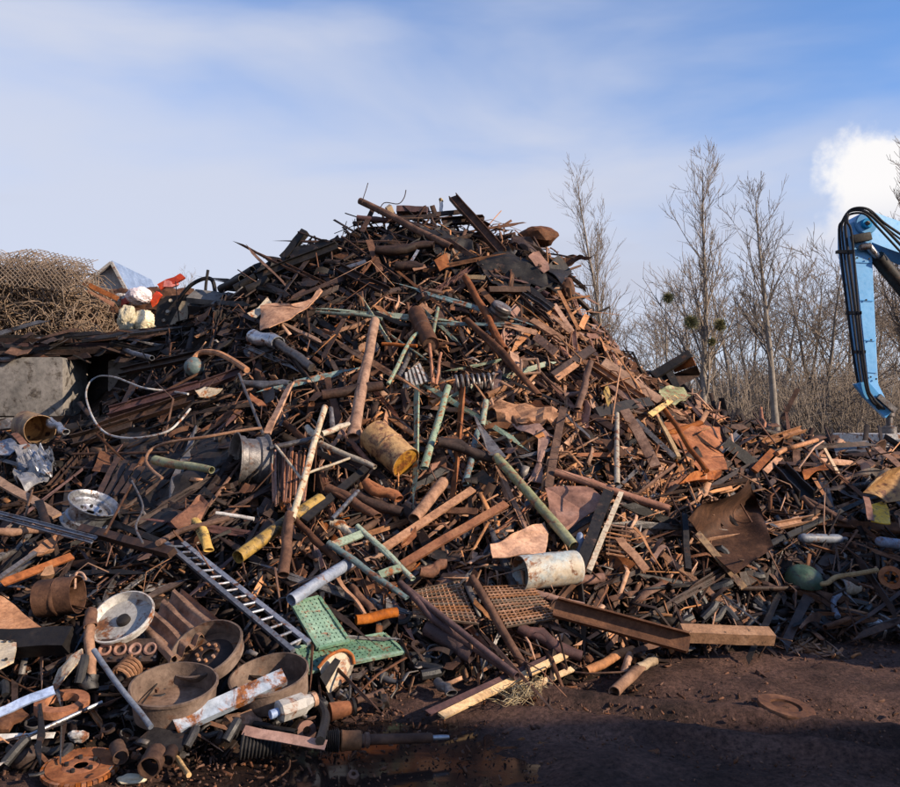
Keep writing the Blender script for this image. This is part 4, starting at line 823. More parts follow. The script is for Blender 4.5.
def brake_disc(label, px, py, rpx, ax, m, o=.12, teeth=0, hole=.32, hat=.05, name='brake_disc', cat='disc', studs=5):
    c = P(px, py, o); r = rpx * mpp(c); e = thing(name, label, cat, c); h = hat * r * 2
    add('rotor', lathe([(r * .55, -.01), (r * .98, -.01), (r, -.004), (r, .012), (r * .98, .018), (r * .55, .018), (r * .55, -.01)], c, ax, 40, dent=.01, jag=None), m, e)
    add('hat', lathe([(r * hole, h), (r * .5, h), (r * .56, h * .6), (r * .56, .0), (r * .52, .0), (r * .47, h * .8), (r * hole, h * .8), (r * hole, h)], c, ax, 30), m, e)
    A = Vector(ax).normalized(); u = A.orthogonal().normalized(); w = A.cross(u)
    for k in range(studs): t = 2 * math.pi * k / 5; add('stud', tube([c + (u * math.cos(t) + w * math.sin(t)) * r * .41 + A * h, c + (u * math.cos(t) + w * math.sin(t)) * r * .41 + A * (h + .014)], .011, 8), 'steel_black', e)
    for k in range(teeth): t = 2 * math.pi * k / teeth; d = u * math.cos(t) + w * math.sin(t); add('tooth', obox(c + d * r * 1.02 + A * .004, d * .012, A.cross(d) * .010, A * .009), m, e, smooth=False)
    return e
brake_disc('orange rusty brake disc at the right edge low on the heap', 891, 578, 12, (-.3, -1, .55), 'rust_orange', .16)
pipe('shiny steel coupling on the ground low at the right', 862, 624, 880, 621, 9, 'steel_bright', .06, name='pipe_coupling', cat='coupling')
pipe('long thin dark pipe lying level in front of the green bowl', 738, 588, 825, 587, 5, 'rust_dark', .14)
pipe('thin straight grey rod sloping down at the right toe', 754, 607, 816, 634, 3, 'steel_grey', .10, .05, name='steel_rod', cat='rod', hollow=False)
bar('pale brown squared timber at the right end of the rusted channel', 'box', 679, 633, 772, 636, 15, 'wood_brown', .22, .18, name='timber_beam', cat='timber', roll=.25, wob=.1)
brake_disc('flat rusty disc lying alone on the bare earth at right', 786, 708, 27, (.12, -.08, 1), 'rust_brown', .02, hole=.12, hat=.02, name='flat_disc', studs=0)
# ---- middle of the slope
a, b = P(520, 573, .26), P(577, 567, .26); r = 17.5 * mpp(a); d = (b - a).normalized()
e = thing('cream_tank', 'large cream and rust tank lying on its side with its left end open', 'tank', (a + b) / 2 - Vector((0, 0, r)))
add('shell', tube([a, a.lerp(b, .25), a.lerp(b, .5), a.lerp(b, .75), a.lerp(b, .96)], r, 30, True, .05, dent=.03), 'tank_skin', e)
add('end_cap', tube([a.lerp(b, .95), a.lerp(b, .985), b, b + d * .012], [r * .985, r * .96, r * .88, r * .3], 30), 'tank_skin', e)
pipe('stub of pink-brown pipe beside the right end of the cream tank', 574, 581, 604, 578, 10, 'rust_pink', .16)
lump('short blue canister standing behind the cream tank', 580, 547, 8, 'paint_blue', (.62, .62, 1.9), .24, 'blue_canister', 'canister', .08)
sheet('pinkish rusted fender plate in the middle of the lower slope', [(545, 490), (566, 488), (588, 489), (602, 496), (605, 504), (590, 514), (566, 529), (553, 519)], 'rust_pink', .28, cuts=3, crumple=.03, name='fender', cat='sheet metal')
bar('dark curved rim strip under the pinkish fender', 'flat', 568, 532, 603, 511, 7, 'steel_black', .24)
bar('thin tan strip under the fender rim', 'flat', 572, 536, 600, 518, 4, 'rust_tan', .22)
sheet('light rust plate with torn upper edge above the cream tank', [(490, 545), (515, 535), (546, 519), (550, 531), (545, 552), (518, 556), (492, 560)], 'rust_tan', .27, cuts=4, crumple=.03)
pipe('long green-grey pipe slanting down to the blue canister', 496, 457, 574, 546, 10, 'paint_olive', .30, .30, wob=.2)
pipe('dark pipe leading left from the top of the green-grey pipe', 438, 442, 498, 459, 10, 'rust_dark', .26, .26)
sheet('grey pointed blade at the top of the green-grey pipe', [(474, 414), (481, 424), (507, 457), (489, 455), (483, 440)], 'steel_grey', .32, cuts=1, crumple=.01)
pipe('pale green pole standing in the middle of the slope', 448, 387, 424, 468, 7, 'paint_pale_green', .26)
pipe('short pale green pole right of the longer one', 486, 401, 482, 426, 6, 'paint_pale_green', .22)
pipe('dark green-grey pole below the short pale green pole', 478, 430, 465, 484, 6, 'paint_teal', .20)
pipe('short tan pipe with its dark open end facing down left', 443, 482, 414, 519, 12, 'rust_tan', .28, .30)
bar('long tan flat bar below the short tan pipe', 'plank', 473, 489, 384, 548, 8, 'rust_tan', .24)
bar('long orange-tan strip sloping down left to the green frame', 'angle', 506, 504, 402, 565, 8, 'rust_orange', .24)
bar('short brown bar between the two long tan bars', 'plank', 447, 510, 477, 512, 7, 'rust_brown', .22)
sheet('small square tan plate on the long tan flat bar', [(401, 540), (416, 530), (417, 536), (402, 545)], 'rust_orange', .30, cuts=1)
pipe('orange pipe stub with rounded end above the grating', 420, 572, 446, 564, 10, 'rust_orange', .22)
pipe('long red-brown pipe sloping right behind the fender', 555, 472, 669, 509, 8, 'rust_pink', .26, .24)
sheet('bent pink-brown plate left of the vertical brown board', [(512, 424), (540, 424), (551, 436), (541, 462), (546, 484), (528, 482), (537, 460), (538, 440), (524, 431)], 'rust_pink', .18, cuts=2, crumple=.03)
bar('black angle bar leaning down to the cream tank', 'angle', 609, 491, 579, 569, 11, 'steel_black', .30)
bar('cream bar standing in for the lit face of the black angle bar', 'box', 621, 493, 589, 571, 5, 'paint_cream', .30)  # lit face of the angle painted as a separate cream bar
bar('tan strip right of the small rusty grate', 'plank', 619, 538, 646, 570, 8, 'rust_tan', .24)
wire('twisted tan ribbon of steel right of the small grate', [(634, 527), (642, 536), (650, 551), (662, 569)], 5, 'rust_tan', .24, 'steel_ribbon', 'strip', prof='flat')
wire('curled pink-tan ribbon right of the twisted one', [(652, 562), (659, 550), (666, 546), (671, 556), (676, 568)], 5, 'rust_pink', .2, 'steel_ribbon', 'strip', prof='flat')
e = thing('rusty_grate', 'small rusty grate of thin bars right of the cream bar', 'grate', P(620, 540, .18))
for k in range(8): pipe('', 604 + k * .3, 524 + 4.2 * k, 633 - k * .8, 529 + 4.0 * k, 2.2, 'rust_tan', .2, name='grate_bar', parent=e, hollow=False, sides=6)
for k in range(2): pipe('', 610 + 16 * k, 522 + 2 * k, 608 + 16 * k, 556, 2.4, 'rust_brown', .19, name='cross_bar', parent=e, hollow=False, sides=6)
def tin(label, x1, y1, x2, y2, w, m, o=.2, name='drum', cat='drum', open_end=True, wall=.05, dent=.06, bands=2):
    a, b = P(x1, y1, o), P(x2, y2, o); r = w / 2 * mpp((a + b) / 2); e = thing(name, label, cat, (a + b) / 2 - Vector((0, 0, r)))
    add('body', tube([a, a.lerp(b, .2), a.lerp(b, .4), a.lerp(b, .6), a.lerp(b, .8), b], r, 26, True, wall, dent), m, e)
    d = (b - a).normalized(); add('end_plate', tube([b - d * .03, b - d * .012], [r * .97] * 2, 26), m, e)
    for k in range(bands): f = (k + 1) / (bands + 1); q = a.lerp(b, f); add('hoop', tube([q - d * .012, q, q + d * .012], [r * 1.0, r * 1.045, r * 1.0], 26, True, .06, dent), m, e)
    return e
tin('rusty ochre drum lying tilted near the crossed mast', 373, 434, 406, 463, 33, 'paint_ochre', .26, bands=1)
tin('grey-brown bottle-shaped canister high in the middle of the slope', 416, 313, 431, 345, 17, 'rust_brown', .16, 'canister', 'canister', bands=1)
pipe('big brown pipe standing upright left of the middle', 375, 321, 353, 437, 10.5, 'rust_tan', .28, .30, dent=.1)
pipe('thick dark pipe lying level in front of the big upright pipe', 322, 395, 383, 386, 10, 'rust_dark', .36)
pipe('dark grey pipe lying level left of the bent tan strip', 243, 383, 290, 384, 7, 'steel_grey', .2)
wire('bent tan strip hooked over the dark grey pipe', [(267, 434), (272, 422), (277, 413), (290, 386), (298, 381), (309, 381)], 6.5, 'rust_tan', .28, 'bent_strip', 'strip', prof='plank')
e = thing('sleeved_shaft', 'grey shaft with a wide silver sleeve on the left of the slope', 'shaft', P(282, 345, .14))
pipe('', 253, 336, 278, 343, 14, 'steel_bright', .2, name='sleeve', parent=e); pipe('', 277, 342, 312, 368, 9, 'steel_grey', .2, name='rod', parent=e, hollow=False)
sheet('brown horn-shaped sheet high on the left of the slope', [(260, 331), (260, 306), (276, 304), (291, 306), (311, 298), (320, 288), (323, 291), (308, 308), (287, 320), (270, 330)], 'rust_tan', .26, cuts=3, crumple=.02)
sheet('pale folded sheet left of the brown horn-shaped sheet', [(247, 315), (268, 300), (272, 305), (256, 319)], 'paint_cream', .2, cuts=1)
wire('thin green tube lying level below the brown horn-shaped sheet', [(316, 312), (328, 313), (341, 314), (360, 315), (382, 319)], 3.4, 'paint_pale_green', .24, 'green_tube', 'tube')
wire('curved pale green tube right of the big upright pipe', [(426, 330), (414, 336), (405, 350), (397, 367), (388, 384)], 4, 'paint_pale_green', .26, 'green_tube', 'tube')
pipe('short thin green rod above the grey-brown canister', 438, 308, 433, 334, 3.6, 'paint_pale_green', .26)
pipe('orange upright rod in front of the grey-brown canister', 427, 322, 433, 384, 3.6, 'rust_orange', .28, name='steel_rod', cat='rod', hollow=False)
pipe('second orange rod just right of the upright one', 441, 353, 436, 385, 3.2, 'rust_orange', .26, name='steel_rod', cat='rod', hollow=False)
pipe('short orange level rod right of the big upright pipe', 382, 344, 417, 346, 3.6, 'rust_orange', .24, name='steel_rod', cat='rod', hollow=False)
e = thing('ribbed_casing', 'pale ribbed metal casing below the curved green tube', 'casing', P(416, 378, .15))
sheet('', [(404, 374), (419, 361), (431, 381), (402, 390)], 'paint_cream', .18, name='back', parent=e, cuts=1, crumple=.01)
for k in range(5): bar('', 'box', 406 + 3.3 * k, 373 - 2.3 * k, 408 + 4.6 * k, 388 - 1.5 * k, 2.2, 'paint_white', .21, name='rib', parent=e)
e = thing('rod_rectangle', 'small rectangle of bent rod right of the crossing orange pipes', 'bent rod', P(530, 367, .2))
for a in ((521, 360, 537, 359), (537, 359, 540, 373), (540, 373, 521, 374), (521, 374, 521, 360)): pipe('', *a, 2.8, 'rust_tan', .28, name='rod', parent=e, hollow=False, sides=8)
sheet('crumpled tan sheet below the crossing pipes', [(487, 408), (505, 403), (540, 404), (560, 410), (558, 420), (530, 424), (498, 421)], 'rust_tan', .18, crumple=.09, cuts=3, freq=6)
sheet('tan plate with bolt holes at the crossing of the orange pipes', [(509, 353), (519, 356), (522, 372), (511, 366)], 'rust_tan', .2, cuts=1)
def coil(label, x1, y1, x2, y2, w, turns, wp, m, o=.2, name='coil_spring', cat='spring', parent=None):
    a, b = P(x1, y1, o), P(x2, y2, o); r = w / 2 * mpp(a); fr = frames([a, b]); n = turns * 12; pts = []
    for i in range(n + 1): t = i / n; th = 2 * math.pi * turns * t; pts.append(a.lerp(b, t) + fr[0][0] * math.cos(th) * r + fr[0][1] * math.sin(th) * r)
    return add(name, tube(pts, wp / 2 * mpp(a), 6), m, parent, None if parent else label, None if parent else cat)
coil('grey coil spring lying in the middle of the slope right of the green pole', 456, 383, 494, 381, 15, 7, 3, 'steel_grey', .22)
# ---- left of the middle
e = thing('steel_mast', 'pale steel mast with crossed arms leaning on the left of the slope', 'mast', P(285, 568, .1))
pipe('', 325, 407, 292, 519, 6.5, 'paint_cream', .40, .30, name='pole', parent=e)
pipe('', 290, 514, 283, 575, 11, 'rust_brown', .31, .22, name='lower_tube', parent=e)
for a in ((320, 443, 375, 467, 6, 'paint_cream'), (320, 437, 270, 448, 6, 'steel_grey'), (322, 434, 349, 424, 6, 'paint_cream'), (321, 440, 307, 427, 6, 'paint_cream'), (331, 408, 333, 428, 4.5, 'steel_grey')): pipe('', *a[:5], a[5], .37, .34, name='arm', parent=e)
for a in ((308, 473, 350, 458, 2.8), (276, 446, 302, 480, 2.8)): pipe('', *a, 'paint_cream', .36, .34, name='brace', parent=e, hollow=False)
e = thing('rod_bundle', 'hanging bundle of thin rust-red rods left of the pale mast', 'rods', P(290, 500, .1))
for k in range(26):
    f = k / 25; pipe('', 272 + 42 * f + random.uniform(-2, 2), 446 + random.uniform(-4, 8), 275 + 30 * f + random.uniform(-3, 3), 500 + random.uniform(-8, 6), 2.2, random.choice(['wire_red', 'wire_red', 'rust_brown']), .17 + random.uniform(0, .07), name='rod', parent=e, hollow=False, sides=6)
pipe('yellow painted pipe with dirty lower end left of the green frame', 238, 557, 320, 498, 13, 'paint_yellow', .24, .26)
pipe('brown pipe running down right from the foot of the mast', 294, 518, 339, 563, 7, 'rust_brown', .26)
pipe('rusty pipe sloping right above the green frame', 328, 488, 378, 516, 10, 'rust_brown', .28)
pipe('torn orange-rust pipe below the ochre drum', 366, 482, 399, 499, 10, 'rust_orange', .30)
pipe('thick black pipe under the torn orange-rust pipe', 352, 494, 402, 512, 12, 'rust_dark', .2)
bar('dark flat bar rising right behind the yellow pipe', 'plank', 304, 520, 366, 468, 8, 'steel_black', .2)
pipe('thin silver rod leaning beside the cream pipe stub', 332, 519, 358, 491, 4.4, 'galvanised', .33, name='steel_rod', cat='rod', hollow=False)
pipe('cream pipe stub at the top of the green frame', 331, 523, 358, 534, 9, 'paint_cream', .28)
e = thing('welded_rack', 'pale green welded frame of two rails and two rungs', 'rack', P(370, 565, .1))
for a in ((328, 543, 407, 598, 7, 'paint_teal'), (357, 526, 413, 579, 6, 'paint_pale_green')): pipe('', *a[:5], a[5], .34, .30, name='rail', parent=e)
for a in ((334, 545, 364, 533, 8), (379, 575, 400, 568, 8)): bar('', 'plank', *a, 'paint_pale_green', .35, .32, name='rung', parent=e)
pipe('blue-grey pipe with open end left of the green perforated plates', 291, 600, 350, 562, 12, 'paint_slate', .26)
wire('bent tan strip below the blue-grey pipe', [(338, 578), (344, 588), (356, 600), (365, 614)], 4.5, 'rust_tan', .22, 'bent_strip', 'strip', prof='plank')
pipe('short rust pipe right of the bent tan strip', 352, 586, 373, 611, 7, 'rust_brown', .2)
pipe('rough rust pipe lying level under the green frame', 356, 620, 397, 612, 10, 'rust_orange', .2)
a = [P(400, 583, .26), P(418, 601, .26), P(434, 619, .24), P(475, 648, .20), P(517, 676, .14)]
add('bent_pipe', tube(smooth_pts(a, 3), 3.7 * mpp(a[1]), 12, True), 'rust_maroon', label='long bent purple-grey pipe in front of the grating', cat='pipe')
pipe('thick dark purple pipe with open end beside the long bent pipe', 426, 628, 472, 657, 15, 'rust_maroon', .14)
e = thing('bracket_pipe', 'rust pipe with a bent bracket plate leaning across the grating', 'pipe', P(500, 640, .05))
pipe('', 472, 577, 524, 667, 8.5, 'rust_brown', .30, .12, name='tube', parent=e); sheet('', [(465, 585, .28), (473, 568, .36), (478, 572, .36), (472, 586, .30)], 'rust_brown', name='bracket', parent=e, cuts=0, crumple=0, th=.012)
def grating(e, q, nb, nx, o=.19):
    A, B, C, D_ = [P(*p, o) for p in q]
    for k in range(nb + 1):
        f = k / nb; a = A.lerp(D_, f); b = B.lerp(C, f); w = Vector((0, -.2, .1)) * .02 * mnoise.noise((k * .7, 0, e.location.x * 9))
        add('grating_bar', prism([a + w, a.lerp(b, .35) + w * .3 + Vector((0, 0, random.uniform(-.006, .006))), a.lerp(b, .7) - w, b + w], [(-.32, -1), (.32, -1), (.32, 1), (-.32, 1)], .0085, nrm(A)), random.choice(['rust_tan', 'wire_rust', 'rust_tan']), e, smooth=False)
    for k in range(nx):
        f = (k + .5) / nx; a = A.lerp(B, f); b = D_.lerp(C, f); add('cross_bar', tube(line(a, b, 4), .006, 5), 'rust_tan', e)
e = thing('steel_grating', 'left panel of rusty floor grating in front of the heap', 'grating', P(440, 605, .06)); grating(e, [(411, 592), (460, 581), (479, 624), (413, 616)], 13, 12)
e = thing('steel_grating', 'right panel of rusty floor grating left of the rusted channel', 'grating', P(515, 608, .06)); grating(e, [(483, 587), (532, 585), (559, 618), (506, 627)], 14, 12)
pipe('dark red pipe pointing at the crossed planks under the right grating', 519, 628, 582, 656, 12, 'rust_maroon', .12)
bar('long rusted channel beam lying low at the centre of the toe', 'channel', 556, 607, 690, 643, 19, 'rust_brown', .30, .22, name='channel_beam', cat='beam', roll=-.35, wob=.15)
pipe('rust pipe lying along the upper side of the rusted channel beam', 528, 592, 584, 606, 7, 'rust_pink', .16)
bar('pale timber plank lying on the earth with straw at its middle', 'plank', 441, 716, 565, 655, 8, 'wood_pale', .06, .12, name='timber_plank', cat='plank', wob=.1)
bar('dark maroon board just above the pale timber plank', 'plank', 428, 713, 551, 657, 7, 'rust_maroon', .07, .12, name='timber_plank', cat='plank', wob=.1)
bar('short pale wood strip right of the crossed planks', 'plank', 533, 686, 572, 669, 6, 'wood_pale', .05, .08, name='timber_plank', cat='plank', wob=.1)
pipe('short tan pipe on the earth below the rusted channel beam', 586, 671, 633, 649, 9, 'rust_tan', .06, .12)
pipe('small tan pipe stub leaning between the two short tan pipes', 624, 674, 630, 654, 7.5, 'rust_tan', .05, .12)
e = thing('jointed_pipe', 'tan pipe with a collar, nearest the bare earth in front', 'pipe', P(632, 680, .03))
pipe('', 614, 692, 640, 667, 11, 'rust_tan', .05, .08, name='tube', parent=e); pipe('', 638, 668, 655, 660, 9, 'wood_pale', .08, .10, name='tail', parent=e)
pipe('grey pipe end low left of the crossed planks', 438, 682, 452, 693, 10, 'steel_grey', .08)
def perf(e, q, nu, nv, m, o=.22, name='perforated_sheet'):
    """a perforated sheet: a grid of cells each with a real slot through it"""
    A, B, C, D_ = [P(*p, o) for p in q]; n = (B - A).cross(D_ - A).normalized(); n = n if n.y < 0 else -n; th = .006; V = []; Fc = []
    def S(u, v): return A.lerp(B, u).lerp(D_.lerp(C, u), v) + n * (.012 * mnoise.noise((u * 3, v * 3, A.x)))
    for i in range(nu):
        for j in range(nv):
            u0, u1, v0, v1 = i / nu, (i + 1) / nu, j / nv, (j + 1) / nv; uc, vc = (u0 + u1) / 2, (v0 + v1) / 2; b = len(V); hu, hv = (u1 - u0) * .13, (v1 - v0) * .24
            if (i + j) % 2: hu, hv = hu * 1.2, hv * .7
            for zz in (0, -th):
                for (u, v) in ((u0, v0), (u1, v0), (u1, v1), (u0, v1), (uc - hu, vc - hv), (uc + hu, vc - hv), (uc + hu, vc + hv), (uc - hu, vc + hv)): V.append(S(u, v) + n * zz)
            for k in range(4):
                k2 = (k + 1) % 4; Fc += [(b + k, b + k2, b + 4 + k2, b + 4 + k), (b + 8 + k2, b + 8 + k, b + 12 + k, b + 12 + k2), (b + 4 + k, b + 4 + k2, b + 12 + k2, b + 12 + k)]
    add(name, (V, Fc), m, e, smooth=False)
    for (u0, v0, u1, v1) in ((0, 0, 1, 0), (0, 1, 1, 1), (0, 0, 0, 1), (1, 0, 1, 1)): add('edge_fold', prism([S(u0, v0), S((u0 + u1) / 2, (v0 + v1) / 2), S(u1, v1)], PROF['box'], .011, n), m, e)
    return S
e = thing('perforated_plate', 'upper green perforated tread plate left of the grating', 'tread plate', P(318, 622, .1)); perf(e, [(291, 602), (319, 597), (349, 641), (318, 648)], 7, 12, 'paint_green', .17)
e = thing('perforated_plate', 'lower green perforated tread plate lying crosswise under the upper one', 'tread plate', P(350, 655, .08)); S_ = perf(e, [(295, 648), (384, 634), (404, 652), (308, 672)], 18, 7, 'paint_green', .12)
e = thing('white_tank_half', 'white half tank with orange rusted rim leaning on the green plate', 'tank', P(335, 690, .03))
sheet('', [(318, 668, .16), (329, 656, .22), (343, 650, .24), (352, 655, .22), (354, 664, .18), (347, 679, .12), (328, 694, .06), (322, 684, .10)], 'paint_cream', name='skin', parent=e, cuts=3, crumple=.02, th=.008)
wire('', [(318, 668, .17), (329, 656, .23), (343, 650, .25), (352, 655, .23), (354, 664, .19)], 3.2, 'rust_orange', name='rim', parent=e)
sheet('', [(320, 677, .17), (335, 658, .25), (341, 661, .25), (326, 686, .15)], 'steel_black', name='bracket', parent=e, cuts=0, crumple=0, th=.02)
# ---- left slope
e = thing('ladder', 'narrow aluminium ladder lying down the left slope', 'ladder', P(236, 600, .1))
L1 = (P(166, 543, .24), P(293, 651, .20)); L2 = (P(183, 543, .24), P(309, 643, .20))
for l in (L1, L2): add('rail', prism(line(*l, 6), PROF['box'], .016, Vector((0, -.5, 1))), 'galvanised', e)
for k in range(15): f = (k + .6) / 15.2; a = L1[0].lerp(L1[1], f); b = L2[0].lerp(L2[1], f); add('rung', tube([a, b], .009, 8), 'galvanised', e)
for lb, a in (('upper of two long pale rails reaching in from the left edge', (-8, 511, 96, 538, 4)), ('lower of two long pale rails reaching in from the left edge', (-8, 516, 92, 542, 3.4))): bar(lb, 'channel', *a, 'galvanised', .30, .30, name='long_rail', cat='rail')
bar('dark beam continuing from the long pale rails to the ladder', 'box', 80, 529, 172, 553, 9, 'rust_dark', .28, name='steel_beam', cat='beam')
pipe('tan pipe lying level at the left edge under the long pale rails', -6, 531, 51, 531, 7.5, 'rust_tan', .30)
bar('brown wooden board slanting down at the left edge', 'plank', -4, 479, 57, 516, 9, 'wood_brown', .28, name='timber_plank', cat='plank')
bar('red-brown bar rising right at the left edge above the bucket', 'plank', 2, 583, 72, 556, 8, 'rust_orange', .28)
bar('grey brace rod crossing behind the red-brown bar', 'box', -2, 579, 35, 553, 4.5, 'steel_grey', .32)
sheet('brown plate above the red-brown bar', [(29, 552), (45, 541), (59, 536), (55, 549), (37, 555)], 'rust_tan', .28)
bar('small tan block on the red-brown bar', 'box', 42, 573, 54, 571, 10, 'wood_brown', .26, name='wood_block', cat='wood')
def rim(label, px, py, rpx, axis, wid, m, o, name='roadwheel'):
    c = P(px, py, o); r = rpx * mpp(c); h = wid * r; e = thing(name, label, 'wheel', c - Vector((0, 0, r * .5))); A = Vector(axis).normalized()
    add('barrel', lathe([(r, -h), (r * 1.0, -h * .93), (r * .90, -h * .85), (r * .88, -h * .4), (r * .80, -h * .3), (r * .80, h * .4), (r * .88, h * .5), (r * .90, h * .85), (r * 1.0, h * .93), (r, h), (r * .96, h), (r * .86, h * .8), (r * .83, h * .5), (r * .76, h * .4), (r * .76, -h * .3), (r * .84, -h * .4), (r * .86, -h * .8), (r * .96, -h), (r, -h)], c, A, 36, dent=.02), m, e)
    add('disc', lathe([(r * .16, h * .12), (r * .30, h * .10), (r * .45, h * .30), (r * .78, h * .05), (r * .78, -h * .02), (r * .45, h * .22), (r * .30, h * .02), (r * .16, h * .04), (r * .16, h * .12)], c, A, 30), m, e)
    u = A.orthogonal().normalized(); w = A.cross(u)
    for k in range(5): t = 2 * math.pi * k / 5; q = c + (u * math.cos(t) + w * math.sin(t)) * r * .37 + A * h * .14; add('bolt', tube([q, q + A * .02], .012, 8), 'steel_black', e)
    return e
rim('silver wheel rim lying on the left slope above the long dark beam', 90, 513, 25, (.42, -.22, .85), .50, 'steel_bright', .22)
rim('dark steel wheel rim facing left near the olive tube', 250, 461, 28, (-1, -.55, .08), .55, 'steel_grey', .20)
pipe('olive green tube in front of the dark wheel rim', 155, 460, 212, 470, 10, 'paint_olive', .34, taper=.7)
wire('tan wire hooked round the olive tube', [(262, 428), (239, 431), (205, 437), (171, 442), (152, 449), (146, 460), (152, 470), (162, 478)], 3, 'rust_tan', .36)
wire('large white cable loop in front of the concrete blocks', [(188, 394), (168, 391), (144, 388), (128, 382), (114, 377), (100, 376), (90, 382), (86, 394), (90, 411), (99, 427), (113, 436), (138, 438), (166, 432), (180, 421), (190, 409)], 1.8, 'paint_white', .30, 'cable', 'cable')
sheet('orange-brown torn plate below the olive tube', [(171, 524), (186, 508), (201, 496), (208, 503), (198, 521), (178, 530)], 'rust_orange', .26)
pipe('yellow stub of pipe left of the yellow painted pipe', 195, 521, 209, 550, 9, 'paint_yellow', .24)
wire('curved brown-grey tube above the top of the ladder', [(158, 543), (172, 535), (186, 529), (206, 524), (229, 518)], 6, 'rust_brown', .30, 'tube', 'pipe')
pipe('short white rod below the dark wheel rim', 216, 513, 254, 519, 4, 'paint_white', .24, name='steel_rod', cat='rod', hollow=False)
pipe('thin red-brown stick leaning right of the silver wheel rim', 105, 534, 131, 485, 2.6, 'rust_brown', .34, name='steel_rod', cat='rod', hollow=False)
wire('crooked dark wire hanging left of the olive tube', [(132, 481), (143, 506), (136, 526), (143, 543)], 2.2, 'steel_grey', .32)
sheet('huge black panel behind the olive tube on the left slope', [(128, 440), (180, 434), (232, 440), (226, 490), (205, 515), (165, 541), (120, 522), (112, 480)], 'steel_black', .05, cuts=4, crumple=.09)
for k in range(4): bar(('leftmost', 'second from left', 'third from left', 'rightmost')[k] + ' of four dark slats leaning behind the silver wheel rim', 'plank', 96 + 9 * k, 500 - 2 * k, 118 + 8 * k, 458 + 3 * k, 6, 'rust_dark', .22, name='slat', cat='slat', group='dark slats behind the silver rim')
for k, (a, lb) in enumerate((((96, 430, 192, 398, 11), 'lowest long dark beam left of the slope under the white cable'), ((110, 412, 200, 386, 10), 'middle long dark beam under the white cable loop'), ((72, 441, 130, 424, 12), 'dark beam end lying left of the white cable loop'), ((150, 405, 240, 372, 9), 'dark beam just right of the white cable loop'), ((120, 372, 210, 352, 8), 'dark beam above the white cable loop'))):
    bar(lb, 'ibeam' if k % 2 else 'channel', *a, 'rust_dark' if k % 2 == 0 else 'rust_maroon', .2, .2, name='steel_beam', cat='beam')
tin('cut-open brown can in front of the large concrete block', 40, 430, 26, 426, 30, 'paint_ochre', .24, 'cut_can', 'can', bands=0, wall=.04)
sheet('grey plastic sack at the left edge below the cut-open can', [(14, 478), (18, 455), (34, 446), (52, 452), (56, 470), (44, 488), (26, 494)], 'plastic_grey', .24, cuts=4, crumple=.10, freq=4, name='plastic_sack', cat='sack')
sheet('crumpled silver foil lying on the grey sack', [(30, 456), (40, 448), (54, 456), (56, 466), (44, 472), (34, 466)], 'steel_bright', .34, cuts=3, crumple=.09, freq=14, name='foil', cat='foil')
sheet('dull grey flap at the left edge above the sack', [(-6, 442), (12, 440), (24, 447), (10, 454), (-6, 452)], 'galvanised', .24, crumple=.05)
bar('small orange strap beside the cut-open can', 'flat', 14, 433, 27, 447, 6, 'rust_orange', .34)
pipe('thin silver scrap right of the cut-open can', 50, 420, 66, 432, 7, 'steel_bright', .24)
pipe('straight pale bar lying on the dark beams above the concrete blocks', 107, 345, 152, 358, 4.5, 'galvanised', .3, name='steel_rod', cat='rod')
lump('dark green ball half buried left of the arched tube', 194, 367, 10, 'paint_teal', (1, 1, 1), .2, 'green_float', 'ball', .05)
wire('arched grey-tan tube over the dark green ball', [(192, 362), (200, 353), (217, 353), (232, 360), (247, 370)], 6, 'rust_tan', .28, 'tube', 'pipe')
sheet('pale tan plate below the arched tube', [(195, 391), (205, 386), (222, 387), (214, 393), (199, 395)], 'paint_cream', .26, cuts=1)
sheet('small bright orange scrap right of the pale tan plate', [(250, 395), (258, 398), (266, 404), (258, 405), (250, 400)], 'rust_orange', .3, cuts=1)
pipe('thin grey rod standing left of the bent tan strip', 239, 374, 263, 434, 3, 'steel_grey', .34, name='steel_rod', cat='rod', hollow=False)
# ---- left foreground
def dish(label, px, py, rpx, axis, hr, m, o=.10, inner=None, name='open_drum', cat='drum'):
    c = P(px, py, o); r = rpx * mpp(c); h = hr * r; e = thing(name, label, cat, c - Vector(axis).normalized() * h)
    add('wall', lathe([(r * .94, -h), (r * .97, -h * .5), (r, -.014), (r * 1.035, -.010), (r * 1.035, .004), (r * .985, .006), (r * .95, -h * .5), (r * .92, -h * .93), (r * .92, -h), (r * .94, -h)], c, axis, 44, dent=.05), m, e)
    add('bottom', lathe([(.001, -h * .90), (r * .5, -h * .92), (r * .925, -h * .93), (r * .925, -h * .98), (.001, -h * .96)], c, axis, 44), inner or m, e)
    return e, c, r, h
dish('round open rusty drum, front one with half its inside in shadow', 173, 684, 41, (0.02, -.22, 1), .64, 'drum_skin', .26)
dish('round open rusty drum behind the rust and pale-blue trough', 269, 674, 38, (-.10, -.24, 1), .62, 'drum_skin', .24)
e, c, r, h = dish('dished rusty wheel hub tilted towards the left, behind the front drum', 205, 648, 36, (-.22, -.52, .85), .42, 'drum_skin', .25, name='wheel_hub', cat='hub')
add('flange', lathe([(r * .18, -h * .55), (r * .34, -h * .50), (r * .42, -h * .62), (r * .66, -h * .88), (r * .64, -h * .93), (r * .40, -h * .72), (r * .18, -h * .62), (r * .18, -h * .55)], c, (-.22, -.52, .85), 30), 'rust_dark', e)
for k in range(8):
    A = Vector((-.22, -.52, .85)).normalized(); u = A.orthogonal().normalized(); w = A.cross(u); t = 2 * math.pi * k / 8; q = c + (u * math.cos(t) + w * math.sin(t)) * r * .29 - A * h * .52; add('bolt', tube([q, q + A * .018], .009, 8), 'rust_tan', e)
